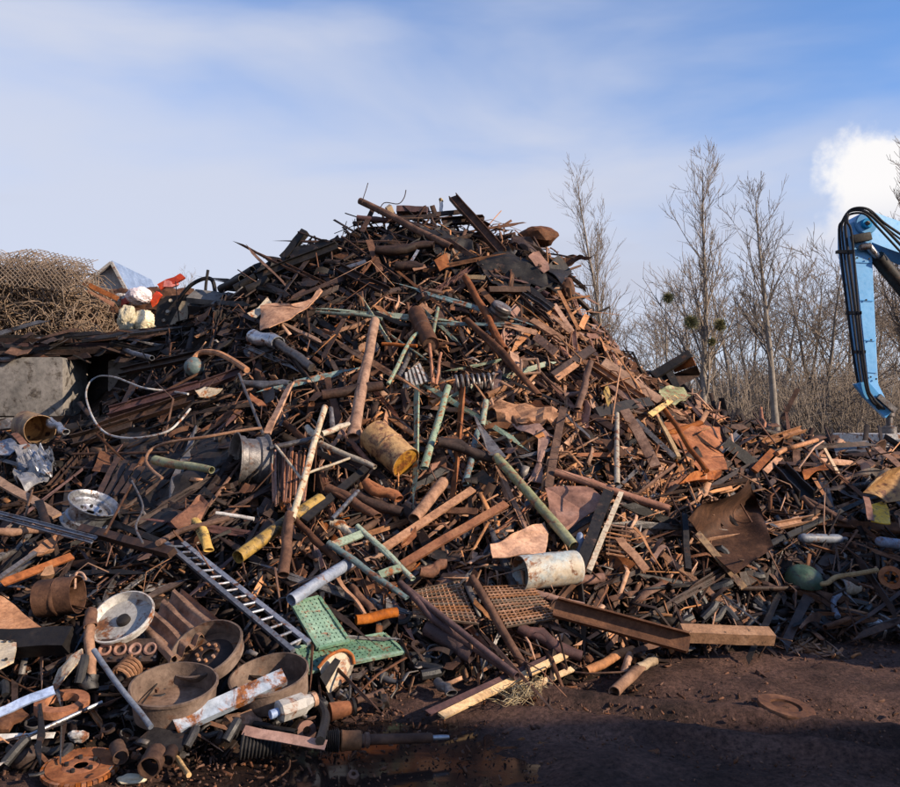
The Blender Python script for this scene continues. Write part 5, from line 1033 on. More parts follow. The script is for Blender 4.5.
e, c, r, h = dish('white painted wheel drum with peeling paint and a dark hub', 121, 616, 31, (-.15, -.60, .80), .28, 'paint_white', .30, name='painted_drum', cat='drum')
add('hub', lathe([(.001, -h * .3), (r * .14, -h * .3), (r * .2, -h * .42), (r * .22, -h * .8), (r * .22, -h * .95)], c, (-.15, -.60, .80), 22), 'steel_black', e)
def corrugated(label, q, waves, amp, m, m2, o):
    A, B, C, D_ = [P(*p, o) for p in q]; n = (B - A).cross(D_ - A).normalized(); n = n if n.y < 0 else -n; nu, nv = waves * 8, 8; V = []; Fc = []
    for z in (0, -.005):
        for i in range(nu + 1):
            for j in range(nv + 1):
                u, v = i / nu, j / nv; w = math.sin(2 * math.pi * waves * u); w = max(-.6, min(.6, w)) / .6; V.append(A.lerp(B, u).lerp(D_.lerp(C, u), v) + n * (amp * w + z + .015 * mnoise.noise((u * 2, v * 2, 4))))
    k = nv + 1; N_ = (nu + 1) * k
    for i in range(nu):
        for j in range(nv): f = (i * k + j, (i + 1) * k + j, (i + 1) * k + j + 1, i * k + j + 1); Fc += [f, tuple(N_ + a for a in reversed(f))]
    for i in range(nu):
        for j in (0, nv): Fc.append((i * k + j, (i + 1) * k + j, N_ + (i + 1) * k + j, N_ + i * k + j))
    for j in range(nv):
        for i in (0, nu): Fc.append((i * k + j, i * k + j + 1, N_ + i * k + j + 1, N_ + i * k + j))
    return add('corrugated_sheet', (V, Fc), m, label=label, cat='sheet metal', angle=60)
corrugated('rusty corrugated sheet with flaking blue paint left of the wheel hub', [(137, 626), (181, 588), (222, 622), (170, 662)], 4, .024, 'rust_tan', None, .20)
e = thing('cylinder_head', 'dark engine cylinder head with pink round ports below the white drum', 'engine part', P(128, 660, .06))
a = P(100, 653, .14); b = P(160, 652, .14); up = Vector((0, -.75, .65)).normalized(); ax = (b - a) / 2; cc = (a + b) / 2; ay = ax.normalized().cross(up).normalized()
add('block', obox(cc, ax, ay * .07, up * .035, .008), 'rust_dark', e)
for k in range(4): q = a.lerp(b, .12 + .25 * k) + up * .036; add('port', lathe([(.020, 0), (.036, 0), (.038, .012), (.030, .016), (.022, .010), (.020, 0)], q, up, 18), 'rust_pink', e)
for k in range(5): q = a.lerp(b, .02 + .24 * k) + up * .036 + ay * .05; add('bolt', tube([q, q + up * .014], .008, 8), 'steel_grey', e)
e = thing('shock_absorber', 'coil spring strut with its spring left of the front drum', 'strut', P(126, 676, .04))
coil('', 120, 678, 134, 664, 21, 5, 3.4, 'rust_tan', .14, parent=e); pipe('', 112, 688, 142, 656, 7, 'steel_black', .14, name='damper', parent=e, hollow=False)
e = thing('strut_post', 'upright tan strut with black foot left of the cylinder head', 'strut', P(91, 682, .03))
pipe('', 91, 622, 91, 679, 9.5, 'rust_tan', .28, .13, name='tube', parent=e, hollow=False); pipe('', 91, 676, 91, 690, 15, 'rubber', .13, .08, name='foot', parent=e, hollow=False); pipe('', 91, 612, 91, 626, 11.5, 'rust_brown', .30, .28, name='collar', parent=e)
pipe('straight blue-grey rod slanting down from the strut to the dark tray', 94, 650, 151, 727, 5.5, 'paint_slate', .36, .22, name='steel_rod', cat='rod', hollow=False)
bar('pale blue strip at the left edge above the rusty ring', 'plank', -4, 714, 54, 690, 9, 'paint_blue', .14, .16)
def ring_obj(label, px, py, rpx, axis, m, o, ri=.62, h=.02, name='rusty_ring', cat='ring', n=40):
    c = P(px, py, o); r = rpx * mpp(c)
    return add(name, lathe([(r * ri, -h), (r, -h), (r * 1.01, 0), (r, h), (r * ri, h * 1.2), (r * ri * .98, 0), (r * ri, -h)], c, axis, n, dent=.03), m, label=label, cat=cat)
ring_obj('dark rusty ring with an orange inner edge at the left', 62, 704, 25, (.05, -.12, 1), 'rust_orange', .10)
brake_disc('orange rusted toothed disc nearest the camera at bottom left', 81, 768, 33, (.04, -.10, 1), 'rust_orange', .05, teeth=44, hole=.2, hat=.05, name='toothed_disc')
pipe('thin silver rod across the left foreground', 28, 736, 102, 702, 4, 'steel_bright', .12, name='steel_rod', cat='rod', hollow=False)
bar('white flat strip at the left edge below the silver rod', 'flat', -6, 737, 54, 735, 6, 'paint_white', .08)
lump('dark round pump casing at bottom left', 23, 756, 13, 'rust_dark', (1, 1, .9), .06, 'pump_casing', 'pump', .12)
for lb, a in (('small pipe end with bright rim behind the toothed disc', (117, 746, 121, 757, 15, 'rust_brown')), ('thick short pipe with ridged collar nearest the front at left', (156, 754, 149, 768, 22, 'rust_brown')), ('smallest pipe end right of the thick short pipe', (172, 750, 167, 761, 13, 'rust_dark'))): pipe(lb, *a[:5], a[5], .11, .10, name='pipe_end', wob=0, crush=0)
pipe('pale rod with bolt end right of the pipe ends', 172, 752, 189, 775, 5, 'wood_pale', .04, name='steel_rod', cat='rod', hollow=False)
lump('white plastic scrap left of the pipe ends', 78, 736, 8, 'paint_white', (1.2, .7, .7), .06, 'plastic_scrap', 'plastic', .3)
lump('yellowish plastic scrap below the thick short pipe', 131, 779, 9, 'plastic_cream', (1.5, .8, .5), .02, 'plastic_scrap', 'plastic', .3)
sheet('dark shallow tray in front of the front drum', [(134, 742, .10), (152, 727, .14), (191, 734, .14), (180, 752, .09), (156, 754, .08)], 'steel_black', name='tray', cat='tray', cuts=1, crumple=.006, th=.02)
bar('rust and pale-blue trough leaning between the two open drums', 'channel', 174, 727, 284, 677, 16, 'trough_paint', .16, .30, name='trough', cat='trough', roll=math.pi, wob=.1)
e = thing('bracket', 'cream bolted bracket at the left edge', 'bracket', P(8, 660, .1))
sheet('', [(-8, 636), (17, 638), (13, 662), (-8, 671)], 'paint_cream', .24, name='plate', parent=e, cuts=1, crumple=.004, th=.012)
for px, py in ((5, 641), (12, 641), (6, 659)): q = P(px, py, .25); add('bolt', tube([q, q + facing(q) * .012], .009, 8), 'steel_black', e)
sheet('pale tan triangular plate at the left edge above the dark box', [(-8, 594), (4, 598), (46, 630), (-8, 630)], 'rust_tan', .26, cuts=2, crumple=.01)
bar('dark box section under the pale triangular plate', 'box', -8, 643, 70, 641, 22, 'steel_black', .20, name='box_section', cat='beam')
e = tin('rusty bucket on its side with a wire handle at left', 78, 594, 40, 599, 37, 'rust_brown', .24, 'bucket', 'bucket', bands=1)
wire('', [(75, 588), (76, 574), (82, 573), (86, 579)], 2.4, 'rust_tan', .30, name='handle', parent=e)
sheet('cream curved panel edged with rust left of the strut', [(53, 684, .12), (58, 668, .18), (70, 655, .22), (82, 649, .24), (83, 656, .24), (72, 668, .20), (56, 690, .12)], 'paint_cream', name='curved_panel', cuts=2, crumple=.012)
sheet('brown ragged slab at the left edge below the blue strip', [(-6, 716), (20, 706), (31, 722), (14, 728), (10, 735), (-6, 734)], 'rust_brown', .08, th=.02)
# ---- centre foreground
e = thing('drive_shaft', 'drive shaft with black rubber boot lying in the puddle', 'drive shaft', P(380, 746, .0)); a, b = P(326, 741, .10), P(449, 737, .07); d = (b - a).normalized(); s = mpp(a)
T_ = lambda px: a.lerp(b, (px - 326) / 123)
add('boot', tube([T_(324 + .9 * k) for k in range(17)], [s * (8.2 + .15 * k + (1.4 if k % 2 else -.6)) for k in range(17)], 24), 'rubber', e)
add('joint', tube([T_(340), T_(341), T_(346), T_(358), T_(360), T_(361)], [s * 9.2, s * 10.2, s * 9.4, s * 9.4, s * 8.6, s * 5], 26), 'rust_tan', e)
add('collar', tube([T_(361), T_(363), T_(364.5), T_(368), T_(369)], [s * 5.2, s * 5.2, s * 7.2, s * 7.2, s * 5.4], 24), 'rust_brown', e)
add('shaft', tube([T_(369), T_(400), T_(430), T_(432)], [s * 5.2, s * 5.0, s * 4.8, s * 4.0], 22), 'rust_brown', e)
add('spline', tube([T_(431), T_(443), T_(449)], [s * 2.6, s * 2.6, s * 2.2], 18), 'steel_bright', e)
e = thing('rubber_gaiter', 'black ribbed rubber gaiter lying left of the drive shaft', 'gaiter', P(260, 750, .0)); a2, b2 = P(241, 745, .09), P(281, 747, .07)
add('bellows', tube([a2.lerp(b2, k / 22) for k in range(23)], [mpp(a2) * ((12.5 - .28 * k) + (1.5 if k % 2 else -1.0)) for k in range(23)], 24), 'rubber', e)
bar('brown perforated strip lying over the ribbed gaiter', 'flat', 244, 730, 326, 745, 11, 'rust_pink', .16, .12)
e = thing('fuel_pump', 'dirty white canister with cap in front of the rear drum', 'canister', P(296, 712, .04)); a3, b3 = P(278, 712, .20), P(312, 700, .22); s3 = mpp(a3)
add('body', tube([a3, a3.lerp(b3, .05), a3.lerp(b3, .7), a3.lerp(b3, .78), b3], [s3 * 9, s3 * 11.5, s3 * 11.5, s3 * 9, s3 * 6], 8), 'paint_white', e, angle=25)
add('cap', tube([b3, b3.lerp(a3, -.12)], s3 * 7, 14), 'rust_tan', e)
add('inlet', tube([a3.lerp(b3, -.22), a3], s3 * 4.5, 12), 'paint_blue', e)
wire('black bent rubber hose by the white canister', [(309, 700), (318, 703), (325, 714), (324, 727), (320, 741)], 9, 'rubber', .14, 'hose', 'hose')
e = thing('cone_fitting', 'tan cone fitting with a dark ring right of the black hose', 'fitting', P(344, 715, .02)); a4, b4 = P(330, 712, .08), P(352, 707, .09); s4 = mpp(a4)
add('cone', tube([a4, a4.lerp(b4, .4), b4], [s4 * 9, s4 * 8.4, s4 * 6.5], 20), 'rust_orange', e); add('ring', tube([b4, b4.lerp(a4, -.12)], s4 * 9, 20, True, .2), 'steel_black', e)
pipe('rusty rod pointing right from the cone fitting', 356, 701, 383, 691, 6, 'rust_brown', .09, name='steel_rod', cat='rod', hollow=False)
lump('grey-tan gearbox casting left of the white canister', 243, 722, 14, 'rust_tan', (1.1, .8, .75), .08, 'gearbox_casting', 'casting', .4)
ring_obj('small rust disc between the perforated strip and the hose', 306, 731, 10, (.55, -.8, .3), 'rust_pink', .10, .45, .012, 'bearing', 'bearing', 26)
pipe('dark tube behind the perforated strip', 254, 724, 296, 731, 6, 'steel_black', .12)
ring_obj('rusty nut lying alone in the puddle in front', 353, 777, 6, (.2, -.5, 1), 'rust_brown', .02, .45, .02, 'steel_nut', 'nut', 6)
wire('thin pale wire lying in the puddle', [(270, 782), (282, 775), (289, 768), (290, 760)], 1.8, 'rust_tan', .01)
HERO1 = [o for o in bpy.data.objects if o not in HERO0 and o.type == 'MESH' and not (o.name.startswith('sheet_scrap') and o.data.materials[0].name == 'steel_black')]

# ================================================================== LEFT BACKGROUND
def block(label, px0, px1, py0, d, h=.82, dep=.8):
    a = Q(px0, py0, d); b = Q(px1, py0, d); z1 = a.z; c = Vector(((a.x + b.x) / 2, d + dep / 2, z1 - h / 2)); bm = bmesh.new(); w = (b.x - a.x) / 2
    V, Fc = obox(c, (w, 0, 0), (0, dep / 2, 0), (0, 0, h / 2), .05); s = random.random() * 9
    V = [v + Vector((mnoise.noise(v * 3), mnoise.noise(v * 3 + Vector((s, 0, 0))), mnoise.noise(v * 3.3))) * .02 for v in V]
    add('concrete_block', (V, Fc), 'concrete', label=label, cat='concrete block', group='concrete blocks of the bay wall'); return c
c0 = block('large grey concrete block at the left edge', -75, 63, 357, 11.0)
c1 = block('dark concrete block behind the white cable loop', 107, 152, 360, 11.5)
for px0, px1, d, z in ((-75, 63, 11.02, 'left'), (104, 158, 11.52, 'right')):
    a = Q(px0, 357, d); b = Q(px1, 357, d); top = (c0 if z == 'left' else c1).z - .41 - .004
    k = 0
    while top > .2:
        V, Fc = obox(((a.x + b.x) / 2, d + .4, top - .41), ((b.x - a.x) / 2, 0, 0), (0, .4, 0), (0, 0, .408), .04)
        k += 1; add('concrete_block', (V, Fc), 'concrete', label='%s concrete block buried under the %s end of the bay wall' % (('second', 'third', 'fourth', 'fifth')[k - 1], z), cat='concrete block', group='buried concrete blocks'); top -= .82
for k, (a, lb) in enumerate((((-70, 346, 130, 349, 11, 11.3), 'lowest dark beam lying across the concrete blocks'), ((-70, 337, 150, 341, 10, 11.7), 'dark beam second from bottom across the concrete blocks'), ((40, 352, 175, 344, 8, 11.2), 'dark beam bridging the gap between the concrete blocks'), ((90, 338, 215, 322, 10, 11.5), 'dark beam rising right above the dark concrete block'), ((130, 334, 240, 318, 8, 11.1), 'dark bar under the black perforated panel'), ((-60, 352, 60, 353, 7, 11.2), 'dark rail on top of the large concrete block'))):
    p, q = Q(a[0], a[1], a[5]), Q(a[2], a[3], a[5]); hw = a[4] / 2 * a[5] / F
    add('steel_beam', prism(line(p, q, 5, .02), PROF[['channel', 'plank', 'ibeam'][k % 3]], hw, Vector((0, -.4, 1)), rag=.3), ['rust_dark', 'steel_black', 'rust_dark'][k % 3], label=lb, cat='beam', angle=25)
for lb, (x0, x1, y0, y1, dd, dp) in (('thick dark stack of steel plates on top of the large concrete block', (-75, 112, 333, 356, 11.25, 1.6)), ('dark stack of plates right of the thick one, over the dark concrete block', (96, 205, 330, 360, 11.75, 1.2))):
    a = Q(x0, y0, dd); b = Q(x1, y1, dd); e = thing('plate_stack', lb, 'plates', Vector(((a.x + b.x) / 2, dd + dp / 2, b.z))); n = 5
    for k in range(n):
        f0, f1 = k / n, (k + .86) / n; z0 = b.z + (a.z - b.z) * f0; z1 = b.z + (a.z - b.z) * f1; sx = random.uniform(-.45, .45); add('plate', obox(((a.x + b.x) / 2 + sx, dd + dp / 2 + random.uniform(-.15, .2), (z0 + z1) / 2), ((b.x - a.x) / 2 * random.uniform(.75, 1.0), random.uniform(-.1, .1), random.uniform(-.05, .05)), (0, dp / 2, 0), (0, 0, (z1 - z0) / 2)), ['rust_dark', 'steel_black', 'rust_maroon'][k % 3], e, smooth=False)
q4 = [Q(60, 352, 12.05), Q(118, 350, 12.05), Q(120, 432, 12.05), Q(58, 432, 12.05)]  # black sheet added behind the gap to stand in for its shade
add('sheet_scrap', plate(q4, .012, 3, .04), 'steel_black', label='black sheet added to darken the gap between the two concrete blocks', cat='sheet metal')
def wire_tangle():
    rs = random.Random(9); L = []; base = Q(20, 340, 12.8); c = Q(15, 306, 12.8); e = thing('wire_tangle', 'big tangle of rusty fence wire piled at the left edge', 'wire tangle', Vector((c.x, c.y, base.z - .25)))
    for g in range(6):
        L = []
        for _ in range(330):
            # loops of old wire inside a lumpy dome
            a0 = rs.uniform(0, 6.28); rr = math.sqrt(rs.random()); x = rs.uniform(-1.85, 1.32); top = 1.32 * (1 - .13 * (x / 1.5) ** 2) if x < .85 else 1.32 * max(.25, 1 - ((x - .85) / .6) ** 2)
            top *= 1 + .22 * mnoise.noise((x * 2.2, 3.3, 0)); z = rs.uniform(0, 1) ** .8 * top; p = Vector((c.x + x, c.y + rs.uniform(-.55, .75) * (1 - .35 * z), base.z - .12 + z)); r = rs.uniform(.10, .38); A = Vector((rs.gauss(0, 1), rs.gauss(0, 1), rs.gauss(0, 1))).normalized(); u = A.orthogonal().normalized(); w = A.cross(u); n = rs.randint(7, 14); ph = rs.uniform(0, 6.28); sp = rs.uniform(2.5, 7.5); pts = []
            for i in range(n):
                t = i / (n - 1); th = ph + sp * t; q = p + (u * math.cos(th) + w * math.sin(th)) * r * (1 - .3 * t) + A * (.35 * (t - .5)) * rs.uniform(.5, 1.5); q.z = max(base.z - .16, min(base.z + top * 1.04, q.z)); pts.append(q)
            L.append((pts, .0065, .006))
        add('wire_coil', tubes_mesh(L, 4), 'wire_rust', e)
    for g, (x, z, r) in enumerate(((-1.3, .32, .52), (-.5, .42, .55), (.2, .42, .55), (.75, .25, .38))):
        bm = bmesh.new(); bmesh.ops.create_icosphere(bm, subdivisions=4, radius=1)
        for v in bm.verts: v.co = Vector((v.co.x * r * 1.2, v.co.y * .4, v.co.z * r)) * (1 + .35 * mnoise.noise(v.co * 3 + Vector((g * 9, 0, 0))) + .25 * mnoise.noise(v.co * 9)) + Vector((c.x + x, c.y + .25, base.z + z))
        add('rust_clump', from_bm(bm), 'rust_brown', e)
    # chain-link netting thrown over the top
    L = []; o = Q(4, 252, 12.15)
    def S(u, v): x = -1.15 + 1.95 * u; return Vector((o.x + .55 + x, 12.1 + .10 * math.sin(3 * u + v) + .42 * (1 - v) ** 2 * 0 + .75 * max(0, v - .55), base.z + .72 + .62 * v * (1 - .12 * (2 * u - 1) ** 2) + .06 * math.sin(5 * u) + .03 * mnoise.noise((u * 6, v * 6, 2))))
    for k in range(-8, 27):
        for s in (1, -1):
            pts = []
            for i in range(13):
                v = i / 12; u = (k + s * v * 8 + (0 if s == 1 else 8)) / 26
                if 0 <= u <= 1: pts.append(S(u, v))
            if len(pts) > 2: L.append((pts, .006, .006))
    add('chain_link_net', tubes_mesh(L, 4), 'wire_rust', e)
    L = []
    for _ in range(70):
        p = Vector((c.x + rs.uniform(-1.7, 1.1), c.y + rs.uniform(-.3, .3), base.z + rs.uniform(.95, 1.15))); d = Vector((rs.gauss(0, .6), rs.gauss(0, .3), 1)).normalized(); pts = [p]
        for i in range(5): d = (d + Vector((rs.gauss(0, .5), rs.gauss(0, .3), rs.gauss(-.15, .3)))).normalized(); pts.append(pts[-1] + d * rs.uniform(.04, .10))
        L.append((pts, .006, .005))
    add('loose_wire', tubes_mesh(L, 4), 'wire_rust', e)
wire_tangle()
def bg_lump(name, label, cat, px, py, rpx, m, d, sq=(1, 1, 1), rough=.2):
    c = Q(px, py, d); r = rpx * d / F; bm = bmesh.new(); bmesh.ops.create_icosphere(bm, subdivisions=5, radius=1); s = random.random() * 50
    for v in bm.verts: n = v.co.normalized(); v.co = Vector((n.x * sq[0], n.y * sq[1], n.z * sq[2])) * r * (1 + rough * mnoise.noise(n * 1.5 + Vector((s, 0, 0))) + rough * .5 * abs(mnoise.noise(n * 4 + Vector((s, 0, 0)))) + rough * .35 * mnoise.noise(n * 9 + Vector((s, 0, 0)))) + c
    return add(name, from_bm(bm), m, label=label, cat=cat)
bg_lump('plastic_canister', 'cream plastic canister, left one of the pair beside the black panel', 'canister', 127, 319, 11, 'plastic_cream', 12.2, (.8, .7, 1.25), .22)
bg_lump('plastic_canister', 'cream plastic canister, right one of the pair beside the black panel', 'canister', 143, 322, 11, 'plastic_cream', 12.3, (1.05, .7, 1.0), .25)
bg_lump('plastic_bag', 'pale pink plastic bag above the cream canisters', 'bag', 139, 296, 11, 'plastic_clear', 13.2, (1.1, .8, .8), .22)
bg_lump('plastic_bag', 'white plastic bag among the red scraps behind the canisters', 'bag', 122, 300, 8, 'paint_white', 13.4, (1.2, .8, .8), .25)
for lb, a in (('red plastic strip standing up behind the plastic bags', (160, 287, 183, 276)), ('lower red plastic strip left of the black panel', (152, 304, 160, 293)), ('red plastic strip lying right of the pink bag', (166, 284, 176, 283)), ('short red plastic strip left of the pink bag', (121, 303, 130, 300))):
    p, q = Q(a[0], a[1], 13.3), Q(a[2], a[3], 13.3); add('plastic_strip', prism(line(p, q, 4, 0, .05), PROF['plank'], .06, Vector((0, -1, .3)), rag=.5), 'paint_red', label=lb, cat='plastic')
bg_lump('rubble_pile', 'low grey-brown rubble pile behind the plastic waste', 'rubble', 150, 318, 42, 'rust_brown', 14.2, (1.6, .6, .7), .35)
for lb, a in (('orange-brown bar reaching from the wire tangle to the plastic bags', (84, 283, 118, 299, 5)), ('second orange-brown bar under the first by the wire tangle', (88, 290, 114, 305, 4))):
    p, q = Q(a[0], a[1], 12.6), Q(a[2], a[3], 12.6); add('steel_bar', prism(line(p, q, 4), PROF['plank'], a[4] * .5 * 12.6 / F, Vector((0, -1, .3))), 'rust_orange', label=lb, cat='bar')
def black_panel():
    e = thing('engine_cover', 'black perforated cover with a pale inner face left of the heap', 'cover', Q(178, 326, 11.7)); D = 11.7
    e.location = Q(178, 330, D)
    out = [(154, 325), (158, 303), (166, 296), (196, 294), (206, 308), (200, 318), (172, 329)]; add('frame', plate([Q(x, y, D) for x, y in out], .06, 1, .01), 'steel_black', e)
    add('pale_panel', plate([Q(x, y, D - .075) for x, y in ((169, 326), (182, 301), (190, 301), (187, 320))], .01, 0, 0), 'paint_cream', e); add('pale_panel', plate([Q(x, y, D - .075) for x, y in ((189, 318), (192, 303), (203, 312), (198, 319))], .01, 0, 0), 'rust_tan', e)
    for x, y in ((171, 301), (168, 312), (164, 321)): q = Q(x, y, D - .045); add('hole_plug', lathe([(.001, .03), (.025, .03), (.03, .01), (.03, 0)], q, (0, -1, .2), 14), 'paint_cream', e)
black_panel()
def bed():
    a, b = Q(192, 296, 11.3), Q(255, 303, 11.2); e = thing('flat_slab', 'long pale grey slab lying level on dark scrap left of the heap', 'slab', (a + b) / 2 - Vector((0, 0, .1)))
    add('top', prism(line(a, b, 5), [(-1, -.25), (1, -.25), (1, .25), (-1, .25)], .16, Vector((0, -.6, 1)), rag=.2), 'concrete', e); a = a - Vector((0, 0, .16)); b = b - Vector((0, 0, .14))
    add('underframe', prism(line(a, b, 5), [(-1, -.5), (1, -.5), (1, .5), (-1, .5)], .13, Vector((0, -.5, 1))), 'steel_black', e)
bed()
def bentrod(label, pts, r, m, name='bent_rod', cat='rod'):
    add(name, tube(smooth_pts([Q(*p) for p in pts], 5), r, 8), m, label=label, cat=cat)
bentrod('black bent rod arching above the black panel', [(178, 300, 11.6), (190, 286, 11.6), (203, 279, 11.6), (212, 280, 11.6), (215, 292, 11.6), (214, 300, 11.5)], .03, 'steel_black')
bentrod('upright thin black rod right of the arching rod', [(205, 298, 11.5), (206, 284, 11.5), (208, 270, 11.5)], .022, 'steel_black')
for k, (px, py) in enumerate(((232, 283), (243, 276), (252, 270), (246, 283), (258, 283), (266, 268))):
    add('tube_offcut', tube(line(P(px - 11, py + 6 + k % 3, .1), P(px + 10, py - 4 - 2 * (k % 2), .14), 5, 0, .05), .06, 12, True), 'steel_black', label=('lowest left', 'second', 'third', 'fourth', 'fifth', 'topmost')[k] + ' of six short black tubes on the left shoulder, counted going up right', cat='pipe', group='black tubes on the left shoulder')
bentrod('thin wire sticking up from the tip of the summit pipe', [(362, 203, 11.3), (364, 196, 11.3), (366, 190, 11.3), (368, 183, 11.3)], .006, 'rust_dark', 'wire', 'wire')
bentrod('thin wire arching over the summit left of the white post', [(378, 214, 11.2), (384, 203, 11.2), (398, 204, 11.2), (404, 198, 11.2), (406, 190, 11.2)], .007, 'rust_dark', 'wire', 'wire')

MASK = np.zeros((900, 1000), bool)          # where a big traced piece already lies, so that small scrap stays under or beside it
def mark_heroes():
    bpy.context.view_layer.update(); S_ = [(u, v) for u in np.linspace(0, 1, 5) for v in np.linspace(0, 1, 5)]
    for o in HERO1:
        me = o.data; n = len(me.vertices); co = np.empty(n * 3); me.vertices.foreach_get('co', co); M = np.array(o.matrix_world); co = co.reshape(-1, 3) @ M[:3, :3].T + M[:3, 3]
        q = np.array([(p.vertices[0], p.vertices[1], p.vertices[2], p.vertices[3] if len(p.vertices) > 3 else p.vertices[2]) for p in me.polygons if len(p.vertices) < 5])
        if not len(q): continue
        A, B, C_, D_ = (co[q[:, k]] for k in range(4)); pts = np.concatenate([(A * (1 - u) + B * u) * (1 - v) + (D_ * (1 - u) + C_ * u) * v for u, v in S_])
        y = pts[:, 1] * math.cos(PITCH) + (pts[:, 2] - CZ) * math.sin(PITCH); z = -pts[:, 1] * math.sin(PITCH) + (pts[:, 2] - CZ) * math.cos(PITCH)
        ix = np.clip((450 + F * pts[:, 0] / y).astype(int) + 50, 0, 999); iy = np.clip((393.5 - F * z / y).astype(int) + 50, 0, 899); MASK[iy, ix] = True
mark_heroes()
def masked(px, py): return MASK[np.clip(np.asarray(py).astype(int) + 50, 0, 899), np.clip(np.asarray(px).astype(int) + 50, 0, 999)]

# ================================================================== LOOSE PIECES, each an object; alike pieces share mesh data
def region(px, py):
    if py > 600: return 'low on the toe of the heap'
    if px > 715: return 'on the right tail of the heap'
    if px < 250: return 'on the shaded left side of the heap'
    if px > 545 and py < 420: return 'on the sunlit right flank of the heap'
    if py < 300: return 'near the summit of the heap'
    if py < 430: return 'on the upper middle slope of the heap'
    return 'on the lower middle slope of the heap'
LM = [(30, 385, 'the large concrete block'), (45, 300, 'the wire tangle'), (135, 320, 'the cream canisters'), (130, 385, 'the dark concrete block'), (405, 224, 'the long summit pipe'), (478, 226, 'the brown beam pointing at the sky'), (441, 206, 'the white summit post'), (295, 246, 'the leaning left-shoulder post'), (448, 246, 'the black sheet below the summit'), (520, 272, 'the broad black panel'), (539, 237, 'the crumpled brown tank'), (572, 260, 'the jagged brown spike'), (485, 313, 'the straight orange-brown pipe'), (503, 358, 'the long red-brown crossing pipe'), (292, 308, 'the brown horn-shaped sheet'), (263, 340, 'the silver sleeve'), (365, 376, 'the big upright brown pipe'), (423, 330, 'the bottle-shaped canister'), (416, 377, 'the pale ribbed casing'), (475, 382, 'the grey coil spring'), (437, 427, 'the long pale green pole'), (484, 413, 'the short pale green pole'), (390, 448, 'the ochre drum'), (320, 440, 'the crossed mast arms'), (285, 545, 'the foot of the mast'), (290, 475, 'the red rod bundle'), (250, 461, 'the dark wheel rim'), (182, 465, 'the olive tube'), (90, 513, 'the silver wheel rim'), (140, 405, 'the white cable loop'), (32, 428, 'the cut-open can'), (36, 472, 'the grey plastic sack'), (190, 512, 'the orange-brown torn plate'), (278, 528, 'the yellow pipe'), (370, 560, 'the green welded frame'), (320, 582, 'the blue-grey pipe'), (235, 597, 'the ladder'), (320, 622, 'the upper green tread plate'), (355, 653, 'the lower green tread plate'), (440, 603, 'the left grating panel'), (520, 606, 'the right grating panel'), (535, 502, 'the green-grey pipe'), (548, 570, 'the cream tank'), (576, 507, 'the pinkish fender'), (600, 532, 'the black angle bar'), (617, 450, 'the pale yellow post'), (641, 440, 'the steep brown plank'), (630, 382, 'the broad tan plank'), (572, 364, 'the dark angle iron'), (675, 372, 'the dark open box'), (695, 448, 'the large orange-tan sheet'), (663, 406, 'the yellow pick head'), (735, 525, 'the curved tank shell'), (793, 481, 'the black right-tail channel'), (783, 436, 'the toothed tan bar'), (851, 448, 'the dark grey plate'), (888, 482, 'the brown dented hood'), (820, 538, 'the grey-blue gas cylinder'), (803, 575, 'the green bowl'), (848, 574, 'the pale bent branch'), (891, 578, 'the orange brake disc'), (725, 634, 'the squared timber'), (620, 624, 'the rusted channel beam'), (500, 686, 'the pale timber plank'), (173, 690, 'the front drum'), (269, 676, 'the rear drum'), (205, 648, 'the dished wheel hub'), (121, 616, 'the white painted drum'), (178, 625, 'the corrugated sheet'), (58, 597, 'the rusty bucket'), (81, 768, 'the toothed disc'), (62, 703, 'the rusty ring'), (228, 702, 'the trough'), (380, 740, 'the drive shaft'), (296, 705, 'the white canister'), (338, 672, 'the white half tank'), (443, 500, 'the short tan pipe'), (428, 520, 'the long tan flat bar'), (455, 535, 'the long orange-tan strip'), (612, 490, 'the red-brown pipe by the fender'), (556, 448, 'the vertical brown board'), (30, 493, 'the brown wooden board'), (40, 569, 'the red-brown bar'), (660, 508, 'the end of the red-brown pipe')]
USED = set()
def where(px, py, head):
    for x, y, w in sorted(LM, key=lambda l: (l[0] - px) ** 2 + (l[1] - py) ** 2)[:7]:
        dx, dy = px - x, py - y; near = 'just ' if dx * dx + dy * dy < 40 ** 2 else ''
        rel = ('right of' if dx > 0 else 'left of') if abs(dx) > abs(dy) else ('below' if dy > 0 else 'above')
        s = '%s %s%s %s' % (head, near, rel, w)
        if s not in USED: USED.add(s); return s
    return s
PROTO = {}
